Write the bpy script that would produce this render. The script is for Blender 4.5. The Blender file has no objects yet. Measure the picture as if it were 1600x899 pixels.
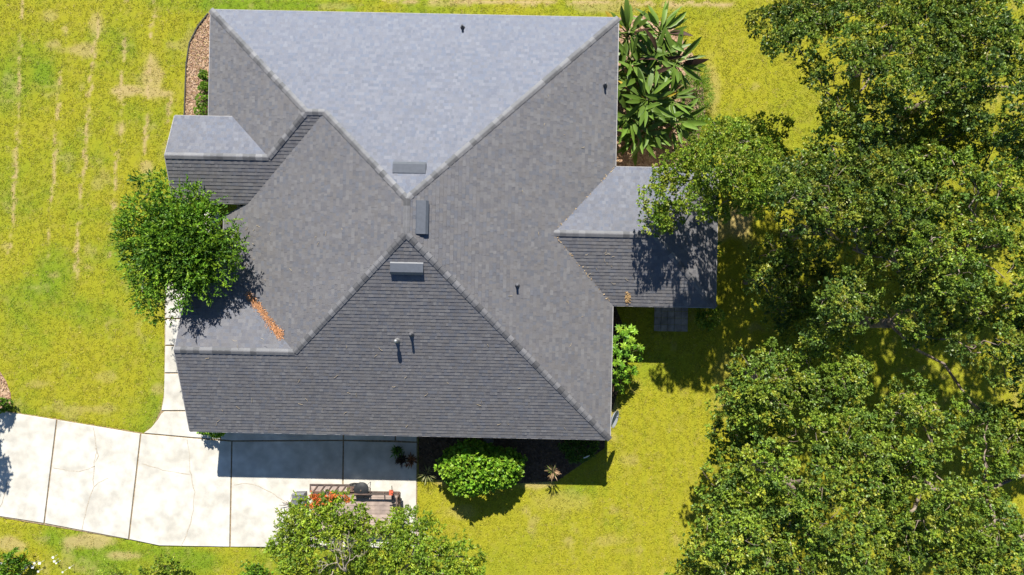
import bpy, math, random
import numpy as np
from mathutils import Vector, Matrix

# ------------------------------------------------------------------ camera, sky, sun, exposure
F = 1067.0            # focal length in photo pixels (1600 wide)
CAMZ = 30.45          # camera height over the lawn
SUN_EL = math.radians(43.0)
SUN_AZ = math.radians(-3.5)   # from +Y (top of the picture), negative = from the left
scene = bpy.context.scene
C = scene.collection
cam_d = bpy.data.cameras.new("camera"); cam = bpy.data.objects.new("camera", cam_d); C.objects.link(cam)
cam.location = (0, 0, CAMZ); cam.rotation_euler = (0, 0, 0)
cam_d.sensor_width = 36.0; cam_d.lens = 36.0 * F / 1600.0; cam_d.clip_end = 3000
scene.camera = cam
world = bpy.data.worlds.new("World"); scene.world = world; world.use_nodes = True
wn = world.node_tree.nodes; wl = world.node_tree.links
sky = wn.new("ShaderNodeTexSky"); sky.sky_type = 'NISHITA'; sky.sun_disc = False
sky.sun_elevation = SUN_EL; sky.sun_rotation = SUN_AZ; sky.ozone_density = 5.0; sky.dust_density = 0.2
wn["Background"].inputs[1].default_value = 0.062
wl.new(sky.outputs[0], wn["Background"].inputs[0])
sd = bpy.data.lights.new("sun", 'SUN'); sun = bpy.data.objects.new("sun", sd); C.objects.link(sun)
sd.energy = 5.0; sd.angle = math.radians(0.53); sd.color = (1.0, 0.955, 0.87)
sdir = Vector((math.sin(SUN_AZ) * math.cos(SUN_EL), math.cos(SUN_AZ) * math.cos(SUN_EL), math.sin(SUN_EL)))
sun.rotation_euler = sdir.to_track_quat('Z', 'Y').to_euler(); sun.location = sdir * 60
vs = scene.view_settings
vs.view_transform = 'Standard'; vs.look = 'None'; vs.gamma = 1.0; vs.use_curve_mapping = False
vs.exposure = 0.9

# ------------------------------------------------------------------ helpers
rng = np.random.default_rng(7)
random.seed(7)

def P(px, py, z=0.0):
    d = CAMZ - z
    return Vector(((px - 800.0) / F * d, (449.5 - py) / F * d, z))

def XY(pts):
    return [(P(a, b).x, P(a, b).y) for a, b in pts]

def tag(o, label=None, cat=None, group=None, kind=None):
    if label: o["label"] = label
    if cat: o["category"] = cat
    if group: o["group"] = group
    if kind: o["kind"] = kind
    return o

def link(name, me, mat=None, parent=None):
    o = bpy.data.objects.new(name, me); C.objects.link(o)
    if mat is not None and me is not None and len(me.materials) == 0: me.materials.append(mat)
    if parent is not None: o.parent = parent
    return o

def empty(name, loc=(0, 0, 0), rz=0.0, label=None, cat=None, group=None):
    o = bpy.data.objects.new(name, None); C.objects.link(o); o.location = loc; o.rotation_euler = (0, 0, rz)
    o.empty_display_size = 0.3
    return tag(o, label, cat, group)

class MB:
    """collects shapes into one mesh"""
    def __init__(s): s.v = []; s.f = []
    def add(s, vs, fs):
        n = len(s.v); s.v.extend([tuple(x) for x in vs]); s.f.extend([[i + n for i in f] for f in fs]); return s
    def box(s, c, d, rz=0.0, M=None):
        x, y, z = d[0] / 2, d[1] / 2, d[2] / 2
        vs = [Vector((a * x, b * y, e * z)) for a in (-1, 1) for b in (-1, 1) for e in (-1, 1)]
        R = M if M is not None else Matrix.Rotation(rz, 3, 'Z')
        vs = [R @ q + Vector(c) for q in vs]
        return s.add(vs, [(0, 1, 3, 2), (4, 6, 7, 5), (0, 4, 5, 1), (2, 3, 7, 6), (0, 2, 6, 4), (1, 5, 7, 3)])
    def bar(s, a, b, w, h=None):
        a = Vector(a); b = Vector(b); h = h or w; d = b - a
        q = d.to_track_quat('X', 'Z').to_matrix()
        return s.box((a + b) / 2, (d.length, w, h), M=q)
    def tube(s, pts, rad, n=6, cap=True):
        pts = [Vector(p) for p in pts]; base = len(s.v); m = len(pts)
        if not hasattr(rad, '__len__'): rad = [rad] * m
        ref = Vector((0.31, 0.17, 0.93))
        for i, p in enumerate(pts):
            t = (pts[min(i + 1, m - 1)] - pts[max(i - 1, 0)])
            t = t.normalized() if t.length > 1e-9 else Vector((0, 0, 1))
            a = t.cross(ref); a = a.normalized() if a.length > 1e-4 else Vector((1, 0, 0)); b = t.cross(a)
            for k in range(n):
                th = 2 * math.pi * k / n
                s.v.append(tuple(p + (a * math.cos(th) + b * math.sin(th)) * rad[i]))
        for i in range(m - 1):
            for k in range(n):
                k2 = (k + 1) % n
                s.f.append([base + i * n + k, base + i * n + k2, base + (i + 1) * n + k2, base + (i + 1) * n + k])
        if cap:
            s.f.append([base + k for k in range(n)][::-1]); s.f.append([base + (m - 1) * n + k for k in range(n)])
        return s
    def lathe(s, prof, n=20, c=(0, 0, 0)):
        base = len(s.v)
        for r, z in prof:
            for k in range(n):
                th = 2 * math.pi * k / n; s.v.append((c[0] + r * math.cos(th), c[1] + r * math.sin(th), c[2] + z))
        for i in range(len(prof) - 1):
            for k in range(n):
                k2 = (k + 1) % n
                s.f.append([base + i * n + k, base + i * n + k2, base + (i + 1) * n + k2, base + (i + 1) * n + k])
        return s
    def prism(s, poly, z0, z1):
        n = len(poly); a = sum(poly[i][0] * poly[(i + 1) % n][1] - poly[(i + 1) % n][0] * poly[i][1] for i in range(n))
        if a < 0: poly = poly[::-1]
        f0 = (lambda x, y: z0) if not callable(z0) else z0
        f1 = (lambda x, y: z1) if not callable(z1) else z1
        vs = [(x, y, f0(x, y)) for x, y in poly] + [(x, y, f1(x, y)) for x, y in poly]
        fs = [list(range(n))[::-1], [n + i for i in range(n)]] + [[i, (i + 1) % n, n + (i + 1) % n, n + i] for i in range(n)]
        return s.add(vs, fs)
    def mesh(s, name, smooth=False):
        me = bpy.data.meshes.new(name); me.from_pydata(s.v, [], s.f); me.update()
        if smooth: me.polygons.foreach_set("use_smooth", [True] * len(me.polygons))
        return me
    def build(s, name, mat, parent=None, smooth=False):
        return link(name, s.mesh(name, smooth), mat, parent)

def np_mesh(name, V, nper, col=None, extra=None):
    """V: (faces*nper,3) unshared vertices"""
    V = np.ascontiguousarray(V, dtype=np.float32); nv = len(V); nf = nv // nper
    me = bpy.data.meshes.new(name)
    me.vertices.add(nv); me.vertices.foreach_set("co", V.ravel())
    me.loops.add(nv); me.loops.foreach_set("vertex_index", np.arange(nv, dtype=np.int32))
    me.polygons.add(nf); me.polygons.foreach_set("loop_start", np.arange(nf, dtype=np.int32) * nper)
    me.polygons.foreach_set("loop_total", np.full(nf, nper, dtype=np.int32))
    if col is not None:
        at = me.attributes.new("col", 'FLOAT_COLOR', 'POINT')
        c = np.ones((nv, 4), dtype=np.float32); c[:, :3] = np.repeat(col, nper, axis=0)
        at.data.foreach_set("color", c.ravel())
    me.update(calc_edges=True); me.validate()
    return me

def nrm(a): return a / np.maximum(np.linalg.norm(a, axis=-1, keepdims=True), 1e-9)

def vnoise(x, y, scale, seed=0):
    x = np.asarray(x) / scale; y = np.asarray(y) / scale
    xi = np.floor(x).astype(np.int64); yi = np.floor(y).astype(np.int64); fx = x - xi; fy = y - yi
    fx = fx * fx * (3 - 2 * fx); fy = fy * fy * (3 - 2 * fy)
    def h(a, b):
        n = (a * 374761393 + b * 668265263 + seed * 982451653) & 0x7fffffff
        n = ((n ^ (n >> 13)) * 1274126177) & 0x7fffffff
        n = n ^ (n >> 16)
        return (n & 0xffff) / 65535.0
    return (h(xi, yi) * (1 - fx) + h(xi + 1, yi) * fx) * (1 - fy) + (h(xi, yi + 1) * (1 - fx) + h(xi + 1, yi + 1) * fx) * fy

def fbm(x, y, scale, seed=0, oc=4):
    t = 0; a = 1; s = 0
    for i in range(oc):
        t = t + a * vnoise(x, y, scale / 2 ** i, seed + i * 17); s += a; a *= 0.55
    return t / s

def in_poly(x, y, poly):
    r = np.zeros(np.shape(x), dtype=bool); n = len(poly); j = n - 1
    for i in range(n):
        xi, yi = poly[i]; xj, yj = poly[j]
        if yi != yj:
            r ^= ((yi > y) != (yj > y)) & (x < (xj - xi) * (y - yi) / (yj - yi) + xi)
        j = i
    return r

def seg_dist(x, y, pts, closed=False):
    d = np.full(np.shape(x), 1e9); n = len(pts)
    for i in range(n if closed else n - 1):
        ax, ay = pts[i]; bx, by = pts[(i + 1) % n]; dx, dy = bx - ax, by - ay
        t = np.clip(((x - ax) * dx + (y - ay) * dy) / (dx * dx + dy * dy + 1e-12), 0, 1)
        d = np.minimum(d, np.hypot(x - ax - t * dx, y - ay - t * dy))
    return d

def smooth(x, a, b):
    t = np.clip((x - a) / (b - a), 0, 1); return t * t * (3 - 2 * t)

# ------------------------------------------------------------------ materials
def mat(name, col=(0.5, 0.5, 0.5), rough=0.7, metal=0.0, spec=0.5, var=0.25, scale=8.0, bump=0.0, bscale=60.0,
        attr=False, trans=0.0, col2=None, rand=0.0, detail=5.0, fine=0.0, tint=None):
    m = bpy.data.materials.new(name); m.use_nodes = True; n = m.node_tree.nodes; l = m.node_tree.links
    b = n["Principled BSDF"]; b.inputs["Roughness"].default_value = rough; b.inputs["Metallic"].default_value = metal
    b.inputs["Specular IOR Level"].default_value = spec
    if tint: b.inputs['Specular Tint'].default_value = (*tint, 1)
    tc = n.new("ShaderNodeTexCoord")
    ns = n.new("ShaderNodeTexNoise"); ns.inputs["Scale"].default_value = scale; ns.inputs["Detail"].default_value = detail
    l.new(tc.outputs["Object"], ns.inputs["Vector"])
    ramp = n.new("ShaderNodeMapRange"); ramp.inputs[1].default_value = 0.3; ramp.inputs[2].default_value = 0.7
    ramp.inputs[3].default_value = 1 - var; ramp.inputs[4].default_value = 1 + var
    l.new(ns.outputs["Fac"], ramp.inputs[0])
    if attr:
        src = n.new("ShaderNodeAttribute"); src.attribute_name = "col"; so = src.outputs["Color"]
    elif col2 is not None:
        n2 = n.new("ShaderNodeTexNoise"); n2.inputs["Scale"].default_value = scale * 0.37; n2.inputs["Detail"].default_value = 4
        l.new(tc.outputs["Object"], n2.inputs["Vector"])
        mr = n.new("ShaderNodeMapRange"); mr.inputs[1].default_value = 0.38; mr.inputs[2].default_value = 0.62
        l.new(n2.outputs["Fac"], mr.inputs[0])
        mx = n.new("ShaderNodeMix"); mx.data_type = 'RGBA'; mx.inputs[6].default_value = (*col, 1); mx.inputs[7].default_value = (*col2, 1)
        l.new(mr.outputs[0], mx.inputs[0]); so = mx.outputs[2]
    else:
        src = n.new("ShaderNodeRGB"); src.outputs[0].default_value = (*col, 1); so = src.outputs[0]
    fac = ramp.outputs[0]
    if fine > 0:
        n3 = n.new("ShaderNodeTexNoise"); n3.inputs["Scale"].default_value = 38.0; n3.inputs["Detail"].default_value = 3
        l.new(tc.outputs["Object"], n3.inputs["Vector"])
        m3 = n.new("ShaderNodeMapRange"); m3.inputs[1].default_value = 0.3; m3.inputs[2].default_value = 0.7
        m3.inputs[3].default_value = 1 - fine; m3.inputs[4].default_value = 1 + fine
        l.new(n3.outputs["Fac"], m3.inputs[0])
        mu = n.new("ShaderNodeMath"); mu.operation = 'MULTIPLY'; l.new(fac, mu.inputs[0]); l.new(m3.outputs[0], mu.inputs[1]); fac = mu.outputs[0]
    if rand > 0:
        oi = n.new("ShaderNodeObjectInfo"); mr2 = n.new("ShaderNodeMapRange")
        mr2.inputs[3].default_value = 1 - rand; mr2.inputs[4].default_value = 1 + rand
        l.new(oi.outputs["Random"], mr2.inputs[0])
        mu = n.new("ShaderNodeMath"); mu.operation = 'MULTIPLY'; l.new(fac, mu.inputs[0]); l.new(mr2.outputs[0], mu.inputs[1]); fac = mu.outputs[0]
    vm = n.new("ShaderNodeVectorMath"); vm.operation = 'SCALE'; l.new(so, vm.inputs[0]); l.new(fac, vm.inputs["Scale"])
    l.new(vm.outputs[0], b.inputs["Base Color"])
    if bump > 0:
        nb = n.new("ShaderNodeTexNoise"); nb.inputs["Scale"].default_value = bscale; nb.inputs["Detail"].default_value = 4
        l.new(tc.outputs["Object"], nb.inputs["Vector"])
        bp = n.new("ShaderNodeBump"); bp.inputs["Strength"].default_value = bump; bp.inputs["Distance"].default_value = 0.03
        l.new(nb.outputs["Fac"], bp.inputs["Height"]); l.new(bp.outputs[0], b.inputs["Normal"])
    if trans > 0:
        tr = n.new("ShaderNodeBsdfTranslucent"); l.new(vm.outputs[0], tr.inputs["Color"])
        ms = n.new("ShaderNodeMixShader"); ms.inputs[0].default_value = trans
        l.new(b.outputs[0], ms.inputs[1]); l.new(tr.outputs[0], ms.inputs[2])
        l.new(ms.outputs[0], n["Material Output"].inputs["Surface"])
    return m

M = {}
M['lawn'] = mat('lawn_soil_and_thatch', rough=0.95, spec=0.1, attr=True, var=0.10, scale=9.0, bump=0.6, bscale=20.0, fine=0.15)
M['grass'] = mat('grass_blades', rough=0.6, spec=0.2, attr=True, var=0.08, scale=3.0, trans=0.4)
M['shingle'] = mat('asphalt_shingle', rough=0.36, spec=0.31, attr=True, var=0.03, scale=0.5, bump=0.25, bscale=160.0, fine=0.10, tint=(0.40, 0.58, 1.0))
M['cap'] = mat('ridge_cap_shingle', (0.135, 0.133, 0.138), rough=0.45, spec=0.2, var=0.10, scale=6.0, rand=0.36, bump=0.25, bscale=150.0, tint=(0.8, 0.9, 1.0))
M['deck'] = mat('roof_deck_edge', (0.20, 0.19, 0.18), rough=0.8, var=0.1)
M['drip'] = mat('drip_edge_metal', (0.30, 0.29, 0.29), rough=0.6, var=0.15)
M['stucco'] = mat('stucco_wall', (0.55, 0.50, 0.42), rough=0.9, bump=0.3, bscale=90.0, var=0.06)
M['white'] = mat('white_paint', (0.75, 0.74, 0.72), rough=0.5, var=0.05)
M['glass'] = mat('window_glass', (0.03, 0.04, 0.05), rough=0.05, var=0.05)
M['vent'] = mat('grey_vent_metal', (0.075, 0.085, 0.105), rough=0.5, metal=0.0, spec=0.5, var=0.1)
M['pipe'] = mat('galvanised_pipe', (0.40, 0.40, 0.40), rough=0.4, metal=0.7, var=0.15)
M['lead'] = mat('lead_flashing', (0.10, 0.10, 0.11), rough=0.6, var=0.2)
M['concrete'] = mat('driveway_concrete', (0.55, 0.53, 0.475), rough=0.9, spec=0.25, col2=(0.45, 0.425, 0.37), var=0.15, scale=2.4, fine=0.07, bump=0.12, bscale=70)
M['joint'] = mat('joint_dirt', (0.24, 0.175, 0.10), rough=0.95, var=0.4, scale=12)
M['crack'] = mat('crack_dirt', (0.38, 0.325, 0.25), rough=0.95, var=0.3, scale=14)
M['mulch'] = mat('mulch_bed', (0.30, 0.185, 0.12), rough=0.95, spec=0.1, col2=(0.42, 0.29, 0.19), var=0.4, scale=9.0, bump=0.9, bscale=22, fine=0.3)
M['shade_mulch'] = mat('mulch_painted_shade', (0.055, 0.04, 0.03), rough=0.95, spec=0.1, col2=(0.09, 0.065, 0.045), var=0.4, scale=9.0, bump=0.9, bscale=22, fine=0.3)  # mulch of the shaded beds, deep house shade painted into the colour
M['chip'] = mat('mulch_chips', rough=0.9, spec=0.1, attr=True, var=0.2)
M['litter'] = mat('dry_leaf_litter', rough=0.85, spec=0.15, attr=True, var=0.15, trans=0.15)
M['bark'] = mat('oak_bark', (0.16, 0.115, 0.085), rough=0.95, col2=(0.26, 0.21, 0.17), var=0.3, scale=6, bump=0.8, bscale=25)
M['pale_bark'] = mat('pale_bark', (0.36, 0.31, 0.25), rough=0.9, col2=(0.25, 0.2, 0.15), var=0.2, scale=7, bump=0.4, bscale=30)
M['leaf_oak'] = mat('oak_leaves', rough=0.45, spec=0.4, attr=True, var=0.12, scale=4, trans=0.3)
M['leaf_soft'] = mat('soft_leaves', rough=0.5, spec=0.35, attr=True, var=0.12, scale=4, trans=0.3)
M['leaf_gloss'] = mat('glossy_leaves', rough=0.5, spec=0.28, attr=True, var=0.08, scale=4, trans=0.22)
M['banana'] = mat('banana_leaf', (0.10, 0.18, 0.024), rough=0.45, spec=0.32, col2=(0.16, 0.24, 0.03), var=0.2, scale=2.0, trans=0.28, rand=0.25)
M['banana_red'] = mat('banana_leaf_red', (0.07, 0.035, 0.025), rough=0.6, spec=0.2, col2=(0.045, 0.03, 0.02), var=0.2, scale=2.0, trans=0.15)
M['banana_yellow'] = mat('banana_leaf_yellow', (0.42, 0.28, 0.02), rough=0.5, spec=0.3, col2=(0.30, 0.26, 0.03), var=0.2, scale=2.0, trans=0.25)
M['stem'] = mat('green_stem', (0.16, 0.15, 0.06), rough=0.7, var=0.2)
M['steel'] = mat('rusty_brown_steel', (0.10, 0.075, 0.065), rough=0.7, metal=0.2, col2=(0.16, 0.10, 0.075), var=0.3, scale=5)
M['plank'] = mat('weathered_plank', (0.36, 0.28, 0.235), rough=0.9, col2=(0.28, 0.22, 0.19), var=0.2, scale=5, rand=0.18)
M['black'] = mat('black_enamel', (0.02, 0.022, 0.025), rough=0.6, spec=0.3, var=0.2)
M['rubber'] = mat('tyre_rubber', (0.02, 0.02, 0.02), rough=0.85, var=0.2)
M['bin'] = mat('grey_plastic', (0.12, 0.125, 0.135), rough=0.55, var=0.1)
M['red'] = mat('red_plastic', (0.50, 0.10, 0.05), rough=0.5, var=0.1)
M['terracotta'] = mat('terracotta', (0.35, 0.14, 0.06), rough=0.8, var=0.2)
M['paver'] = mat('grey_brown_paver', (0.24, 0.205, 0.18), rough=0.95, col2=(0.30, 0.26, 0.23), var=0.25, scale=7, bump=0.4, rand=0.15)
M['dish'] = mat('dish_grey', (0.32, 0.34, 0.36), rough=0.45, var=0.08)
M['twig'] = mat('dry_twigs', (0.42, 0.34, 0.22), rough=0.9, var=0.2)
M['edging'] = mat('bed_edging', (0.05, 0.045, 0.035), rough=0.8, var=0.2)

# ------------------------------------------------------------------ layout polygons on the ground
BED_W = XY([(334, 14), (322, 28), (310, 42), (297, 68), (292, 100), (290, 150), (289, 215), (345, 215), (360, 60)])
BED_NE = XY([(930, 40), (966, 28), (1010, 24), (1055, 45), (1085, 90), (1098, 130), (1102, 175), (1092, 215), (1075, 250), (1040, 290), (930, 290)])
BED_S = XY([(654, 640), (654, 745), (700, 752), (800, 756), (870, 752), (945, 700), (945, 640)])
BED_E = XY([(930, 470), (962, 480), (978, 520), (980, 560), (966, 610), (957, 640), (930, 650)])
BED_L = XY([(-60, 575), (0, 580), (10, 596), (17, 615), (18, 636), (0, 641), (-60, 634)])
DRIVE = XY([(-90, 627), (90, 655), (224, 677), (240, 665), (252, 640), (257, 610), (258, 330), (345, 330), (345, 655), (653, 655), (651, 857), (360, 855), (250, 853), (200, 843), (-90, 793)])
ROT = -math.radians(1.15)
cr, sr = math.cos(ROT), math.sin(ROT)
def H2W(u, v): return (u * cr - v * sr, u * sr + v * cr)
FOOT = [H2W(*q) for q in [(-12.3, 10.8), (3.8, 10.8), (3.8, 4.7), (8.0, 4.7), (8.0, -0.3), (3.8, -0.3), (3.8, -5.8), (-12.7, -5.8), (-12.7, 0.4), (-11.5, 0.4), (-11.5, 6.7), (-12.3, 6.7)]]

SEAMS = [XY(s) for s in [
    [(38, -10), (33, 60), (30, 130), (26, 225), (22, 330), (14, 420)],
    [(105, -5), (97, 110), (88, 195), (82, 290), (76, 400)],
    [(158, -10), (150, 60), (142, 110), (137, 170), (135, 225), (128, 290), (122, 370), (117, 460)],
    [(201, -10), (196, 40), (190, 120), (188, 200), (180, 270), (178, 330), (171, 420)],
    [(241, -10), (236, 70), (233, 130), (230, 180), (227, 240)],
    [(270, 130), (262, 195)]]]
SEAM_TOP = [XY([(600, 1), (760, 3), (900, 4), (1140, 7)])]
TAN = [(120, 78, 42, 12, .7), (85, 70, 20, 10, .6), (195, 142, 34, 10, 1.), (240, 118, 18, 44, .8), (245, 145, 34, 9, .9), (150, 35, 14, 22, .6), (80, 25, 14, 10, .5),
       (190, 200, 12, 14, .5), (228, 262, 12, 12, .7), (85, 430, 12, 7, .5), (10, 385, 10, 8, .5), (60, 600, 30, 8, .35), (140, 640, 40, 8, .4), (245, 608, 12, 10, .5),
       (165, 590, 25, 10, .35), (140, 845, 42, 12, .9), (195, 868, 32, 8, .9), (20, 850, 26, 12, .8), (65, 842, 12, 6, .4), (1155, 348, 28, 34, 1.), (1120, 365, 20, 30, .8),
       (985, 720, 20, 14, .35), (950, 845, 24, 12, .35), (715, 800, 30, 14, .4), (845, 757, 34, 8, .8), (690, 752, 16, 10, .6), (690, 6, 40, 6, .5), (950, 12, 60, 10, .5),
       (1110, 130, 16, 50, .45), (520, 10, 30, 6, .4), (1325, 5, 25, 12, .8), (880, 780, 50, 20, .25), (1130, 600, 20, 60, .2), (960, 640, 8, 16, .6)]

def lawn_fields(x, y):
    """greenness, dryness (0..1)"""
    px = x / CAMZ * F + 800; py = 449.5 - y / CAMZ * F
    n1 = fbm(x, y, 3.2, 3, 4); n2 = fbm(x, y, 0.9, 11, 3); n3 = fbm(x, y, 0.32, 23, 3)
    g = smooth(n1, 0.42, 0.74) * 0.75 + smooth(n2, 0.45, 0.8) * 0.22 + 0.03
    right = smooth(px, 640, 780)
    g = g * (1 - 0.65 * right)
    for cx, cy, rx, ry, a in [(20, 120, 40, 60, .6), (70, 90, 40, 40, .45), (30, 300, 60, 60, .45), (185, 70, 30, 50, .5), (40, 480, 60, 60, .4), (240, 590, 20, 60, .4), (210, 180, 60, 25, .4),
                              (150, 880, 40, 30, .5), (85, 840, 20, 20, .6), (300, 872, 60, 16, .8), (330, 8, 90, 12, .6), (545, 14, 12, 8, .9), (905, 765, 40, 12, .7), (1010, 575, 60, 25, .5),
                              (700, 870, 60, 20, .3), (960, 820, 20, 12, .4), (480, 8, 40, 6, .4), (900, 12, 60, 8, .3)]:
        g = g + a * np.exp(-(((px - cx) / rx) ** 2 + ((py - cy) / ry) ** 2)) * (0.5 + n2)
    d = np.zeros_like(x)
    for cx, cy, rx, ry, a in TAN:
        e = np.exp(-(((px - cx) / rx) ** 2 + ((py - cy) / ry) ** 2))
        d = np.maximum(d, a * smooth(e + (n2 - 0.5) * 0.9, 0.25, 0.75))
    d = np.maximum(d * 0.8, 0.3 * smooth(n2 + 0.35 * n3, 0.86, 1.02))
    g = g + 0.10 * np.sin(px * 0.32 + 0.4 * n1) * smooth(px, 880, 930) * smooth(py, 560, 640)
    for s in SEAMS:
        sd_ = seg_dist(x + (n3 - 0.5) * 0.35, y, s)
        d = np.maximum(d, 0.95 * (1 - smooth(sd_, 0.02, 0.10)) * smooth(n2 + 0.3 * n3, 0.46, 0.66))
    for s in SEAM_TOP:
        sd_ = seg_dist(x, y + (n3 - 0.5) * 0.3, s)
        d = np.maximum(d, (1 - smooth(sd_, 0.03, 0.16)) * smooth(n2, 0.3, 0.5))
    return np.clip(g, 0, 1), np.clip(d, 0, 1)

G_YEL = np.array([0.385, 0.365, 0.024]); G_GRN = np.array([0.205, 0.305, 0.019]); G_TAN = np.array([0.54, 0.41, 0.19]); G_SOIL = np.array([0.22, 0.15, 0.07])
def lawn_col(g, d):
    c = G_YEL * (1 - g[..., None]) + G_GRN * g[..., None]
    return c * (1 - d[..., None]) + G_TAN * d[..., None]

# ------------------------------------------------------------------ ground
def make_ground():
    fx = np.arange(-26, 26.01, 0.13); fy = np.arange(-16, 16.01, 0.13)
    out = np.array([30, 40, 60, 100, 200, 500.0])
    gx = np.concatenate([-out[::-1], fx, out]); gy = np.concatenate([-out[::-1], fy, out])
    X, Y = np.meshgrid(gx, gy); nx, ny = len(gx), len(gy)
    Z = (fbm(X, Y, 0.45, 5, 3) - 0.5) * 0.012 * (np.maximum(abs(X), abs(Y)) < 28)
    flat = in_poly(X, Y, DRIVE) | in_poly(X, Y, FOOT)
    dd = np.minimum(seg_dist(X, Y, DRIVE, True), 5)
    Z = np.where(flat, -0.06, Z * smooth(dd, 0, 0.25) - 0.0)
    g, d = lawn_fields(X, Y)
    col = lawn_col(g, d) * 0.70
    soil = np.clip(fbm(X, Y, 0.25, 41, 3), 0, 1)[..., None]
    col = col * (1 - 0.2 * smooth(soil, 0.5, 0.75)) + G_SOIL * 0.2 * smooth(soil, 0.5, 0.75)
    me = bpy.data.meshes.new("lawn")
    V = np.stack([X, Y, Z], -1).reshape(-1, 3).astype(np.float32)
    i = np.arange((nx) * (ny)).reshape(ny, nx)
    Q = np.stack([i[:-1, :-1], i[:-1, 1:], i[1:, 1:], i[1:, :-1]], -1).reshape(-1, 4)
    me.vertices.add(len(V)); me.vertices.foreach_set("co", V.ravel())
    me.loops.add(Q.size); me.loops.foreach_set("vertex_index", Q.ravel().astype(np.int32))
    me.polygons.add(len(Q)); me.polygons.foreach_set("loop_start", (np.arange(len(Q)) * 4).astype(np.int32))
    me.polygons.foreach_set("loop_total", np.full(len(Q), 4, dtype=np.int32))
    me.polygons.foreach_set("use_smooth", np.ones(len(Q), dtype=bool))
    at = me.attributes.new("col", 'FLOAT_COLOR', 'POINT'); c = np.ones((len(V), 4), dtype=np.float32); c[:, :3] = col.reshape(-1, 3)
    at.data.foreach_set("color", c.ravel()); me.update(calc_edges=True); me.validate()
    tag(link("ground", me, M['lawn']), "yellow green lawn with dry tan sod seams around the house", "lawn", kind="structure")

def make_grass():
    n = 100000
    x = rng.uniform(-24.5, 24.5, n); y = rng.uniform(-14.2, 14.2, n)
    bad = in_poly(x, y, DRIVE) | in_poly(x, y, FOOT)
    for b in (BED_W, BED_NE, BED_S, BED_E, BED_L): bad |= in_poly(x, y, b)
    x = x[~bad]; y = y[~bad]
    g, d = lawn_fields(x, y)
    keep = rng.random(len(x)) > d * 0.75
    x, y, g, d = x[keep], y[keep], g[keep], d[keep]
    n = len(x); k = 6
    tone = rng.normal(1.0, 0.11, n)
    col = lawn_col(np.clip(g + rng.normal(0, .16, n), 0, 1), np.clip(d * .9 + 0.4 * (rng.random(n) < .05), 0, 1)) * tone[:, None] * 1.02
    x = np.repeat(x, k) + rng.normal(0, 0.045, n * k); y = np.repeat(y, k) + rng.normal(0, 0.045, n * k)
    col = np.repeat(col, k, 0) * rng.normal(1.0, 0.12, (n * k, 1))
    N = n * k
    a = rng.uniform(0, 2 * np.pi, N); L = rng.uniform(0.045, 0.095, N); el = rng.uniform(0.08, 0.75, N); w = rng.uniform(0.010, 0.019, N)
    base = np.stack([x, y, np.zeros(N) + 0.002], -1)
    dirv = np.stack([np.cos(a) * np.cos(el), np.sin(a) * np.cos(el), np.sin(el)], -1)
    side = np.stack([-np.sin(a), np.cos(a), np.zeros(N)], -1)
    V = np.empty((N, 3, 3)); V[:, 0] = base - side * w[:, None]; V[:, 1] = base + side * w[:, None]; V[:, 2] = base + dirv * L[:, None]
    me = np_mesh("grass", V.reshape(-1, 3), 3, np.clip(col, 0.004, 1))
    tag(link("grass", me, M['grass']), "short mown grass blades covering the lawn", "grass", kind="stuff")

make_ground()
make_grass()

def bed(name, poly, label, chips, mk='mulch'):
    mb = MB(); mb.prism(poly, -0.05, 0.022)
    o = mb.build(name, M[mk]); tag(o, label, kind="structure")
    xs = [p[0] for p in poly]; ys = [p[1] for p in poly]
    x = rng.uniform(min(xs), max(xs), chips * 2); y = rng.uniform(min(ys), max(ys), chips * 2)
    ok = in_poly(x, y, poly); x = x[ok]; y = y[ok]; n = len(x)
    if n == 0: return o
    a = rng.uniform(0, 6.28, n); L = rng.uniform(0.04, 0.12, n); w = rng.uniform(0.012, 0.035, n); t = rng.uniform(-0.5, 0.5, n)
    d = np.stack([np.cos(a), np.sin(a), np.sin(t) * .6], -1) * L[:, None] / 2; s = np.stack([-np.sin(a), np.cos(a), rng.uniform(-.4, .4, n)], -1) * w[:, None] / 2
    c = np.stack([x, y, rng.uniform(0.03, 0.06, n)], -1)
    V = np.stack([c - d - s, c + d - s, c + d + s, c - d + s], 1).reshape(-1, 3)
    pal = np.array([(0.42, 0.27, 0.18), (0.5, 0.36, 0.25), (0.28, 0.16, 0.09), (0.18, 0.10, 0.06), (0.34, 0.25, 0.12)])
    if mk != 'mulch': pal = pal * .3  # chips in the shaded beds darkened to carry the same painted shade
    me = np_mesh("bark_chips", V, 4, pal[rng.integers(0, 5, n)] * rng.uniform(.8, 1.2, (n, 1)))
    tag(link("bark_chips", me, M['chip'], o), kind="stuff")
    return o
bed("mulch_bed", BED_W, "pale bark mulch bed along the left wall", 2600)
bed("mulch_bed", BED_NE, "brown mulch bed beneath the banana plants", 2600)
bed("mulch_bed", BED_S, "mulch bed below the lower eave, house shade painted into its colour", 1200, 'shade_mulch')
bed("mulch_bed", BED_E, "narrow mulch strip against the right wall, shade painted into its colour", 500, 'shade_mulch')
bed("mulch_bed", BED_L, "small mulch bed at the left edge of the lawn", 400)
eb = MB()
eg = [P(a, b) for a, b in [(326, 22), (310, 42), (297, 68), (292, 100), (290, 150), (289, 183)]]
for a, b in zip(eg[:-1], eg[1:]): eb.bar(a + Vector((0, 0, .03)), b + Vector((0, 0, .03)), 0.05, 0.12)
tag(eb.build("bed_edging", M['edging']), "thin dark edging strip between lawn and left mulch bed", "edging")

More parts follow.
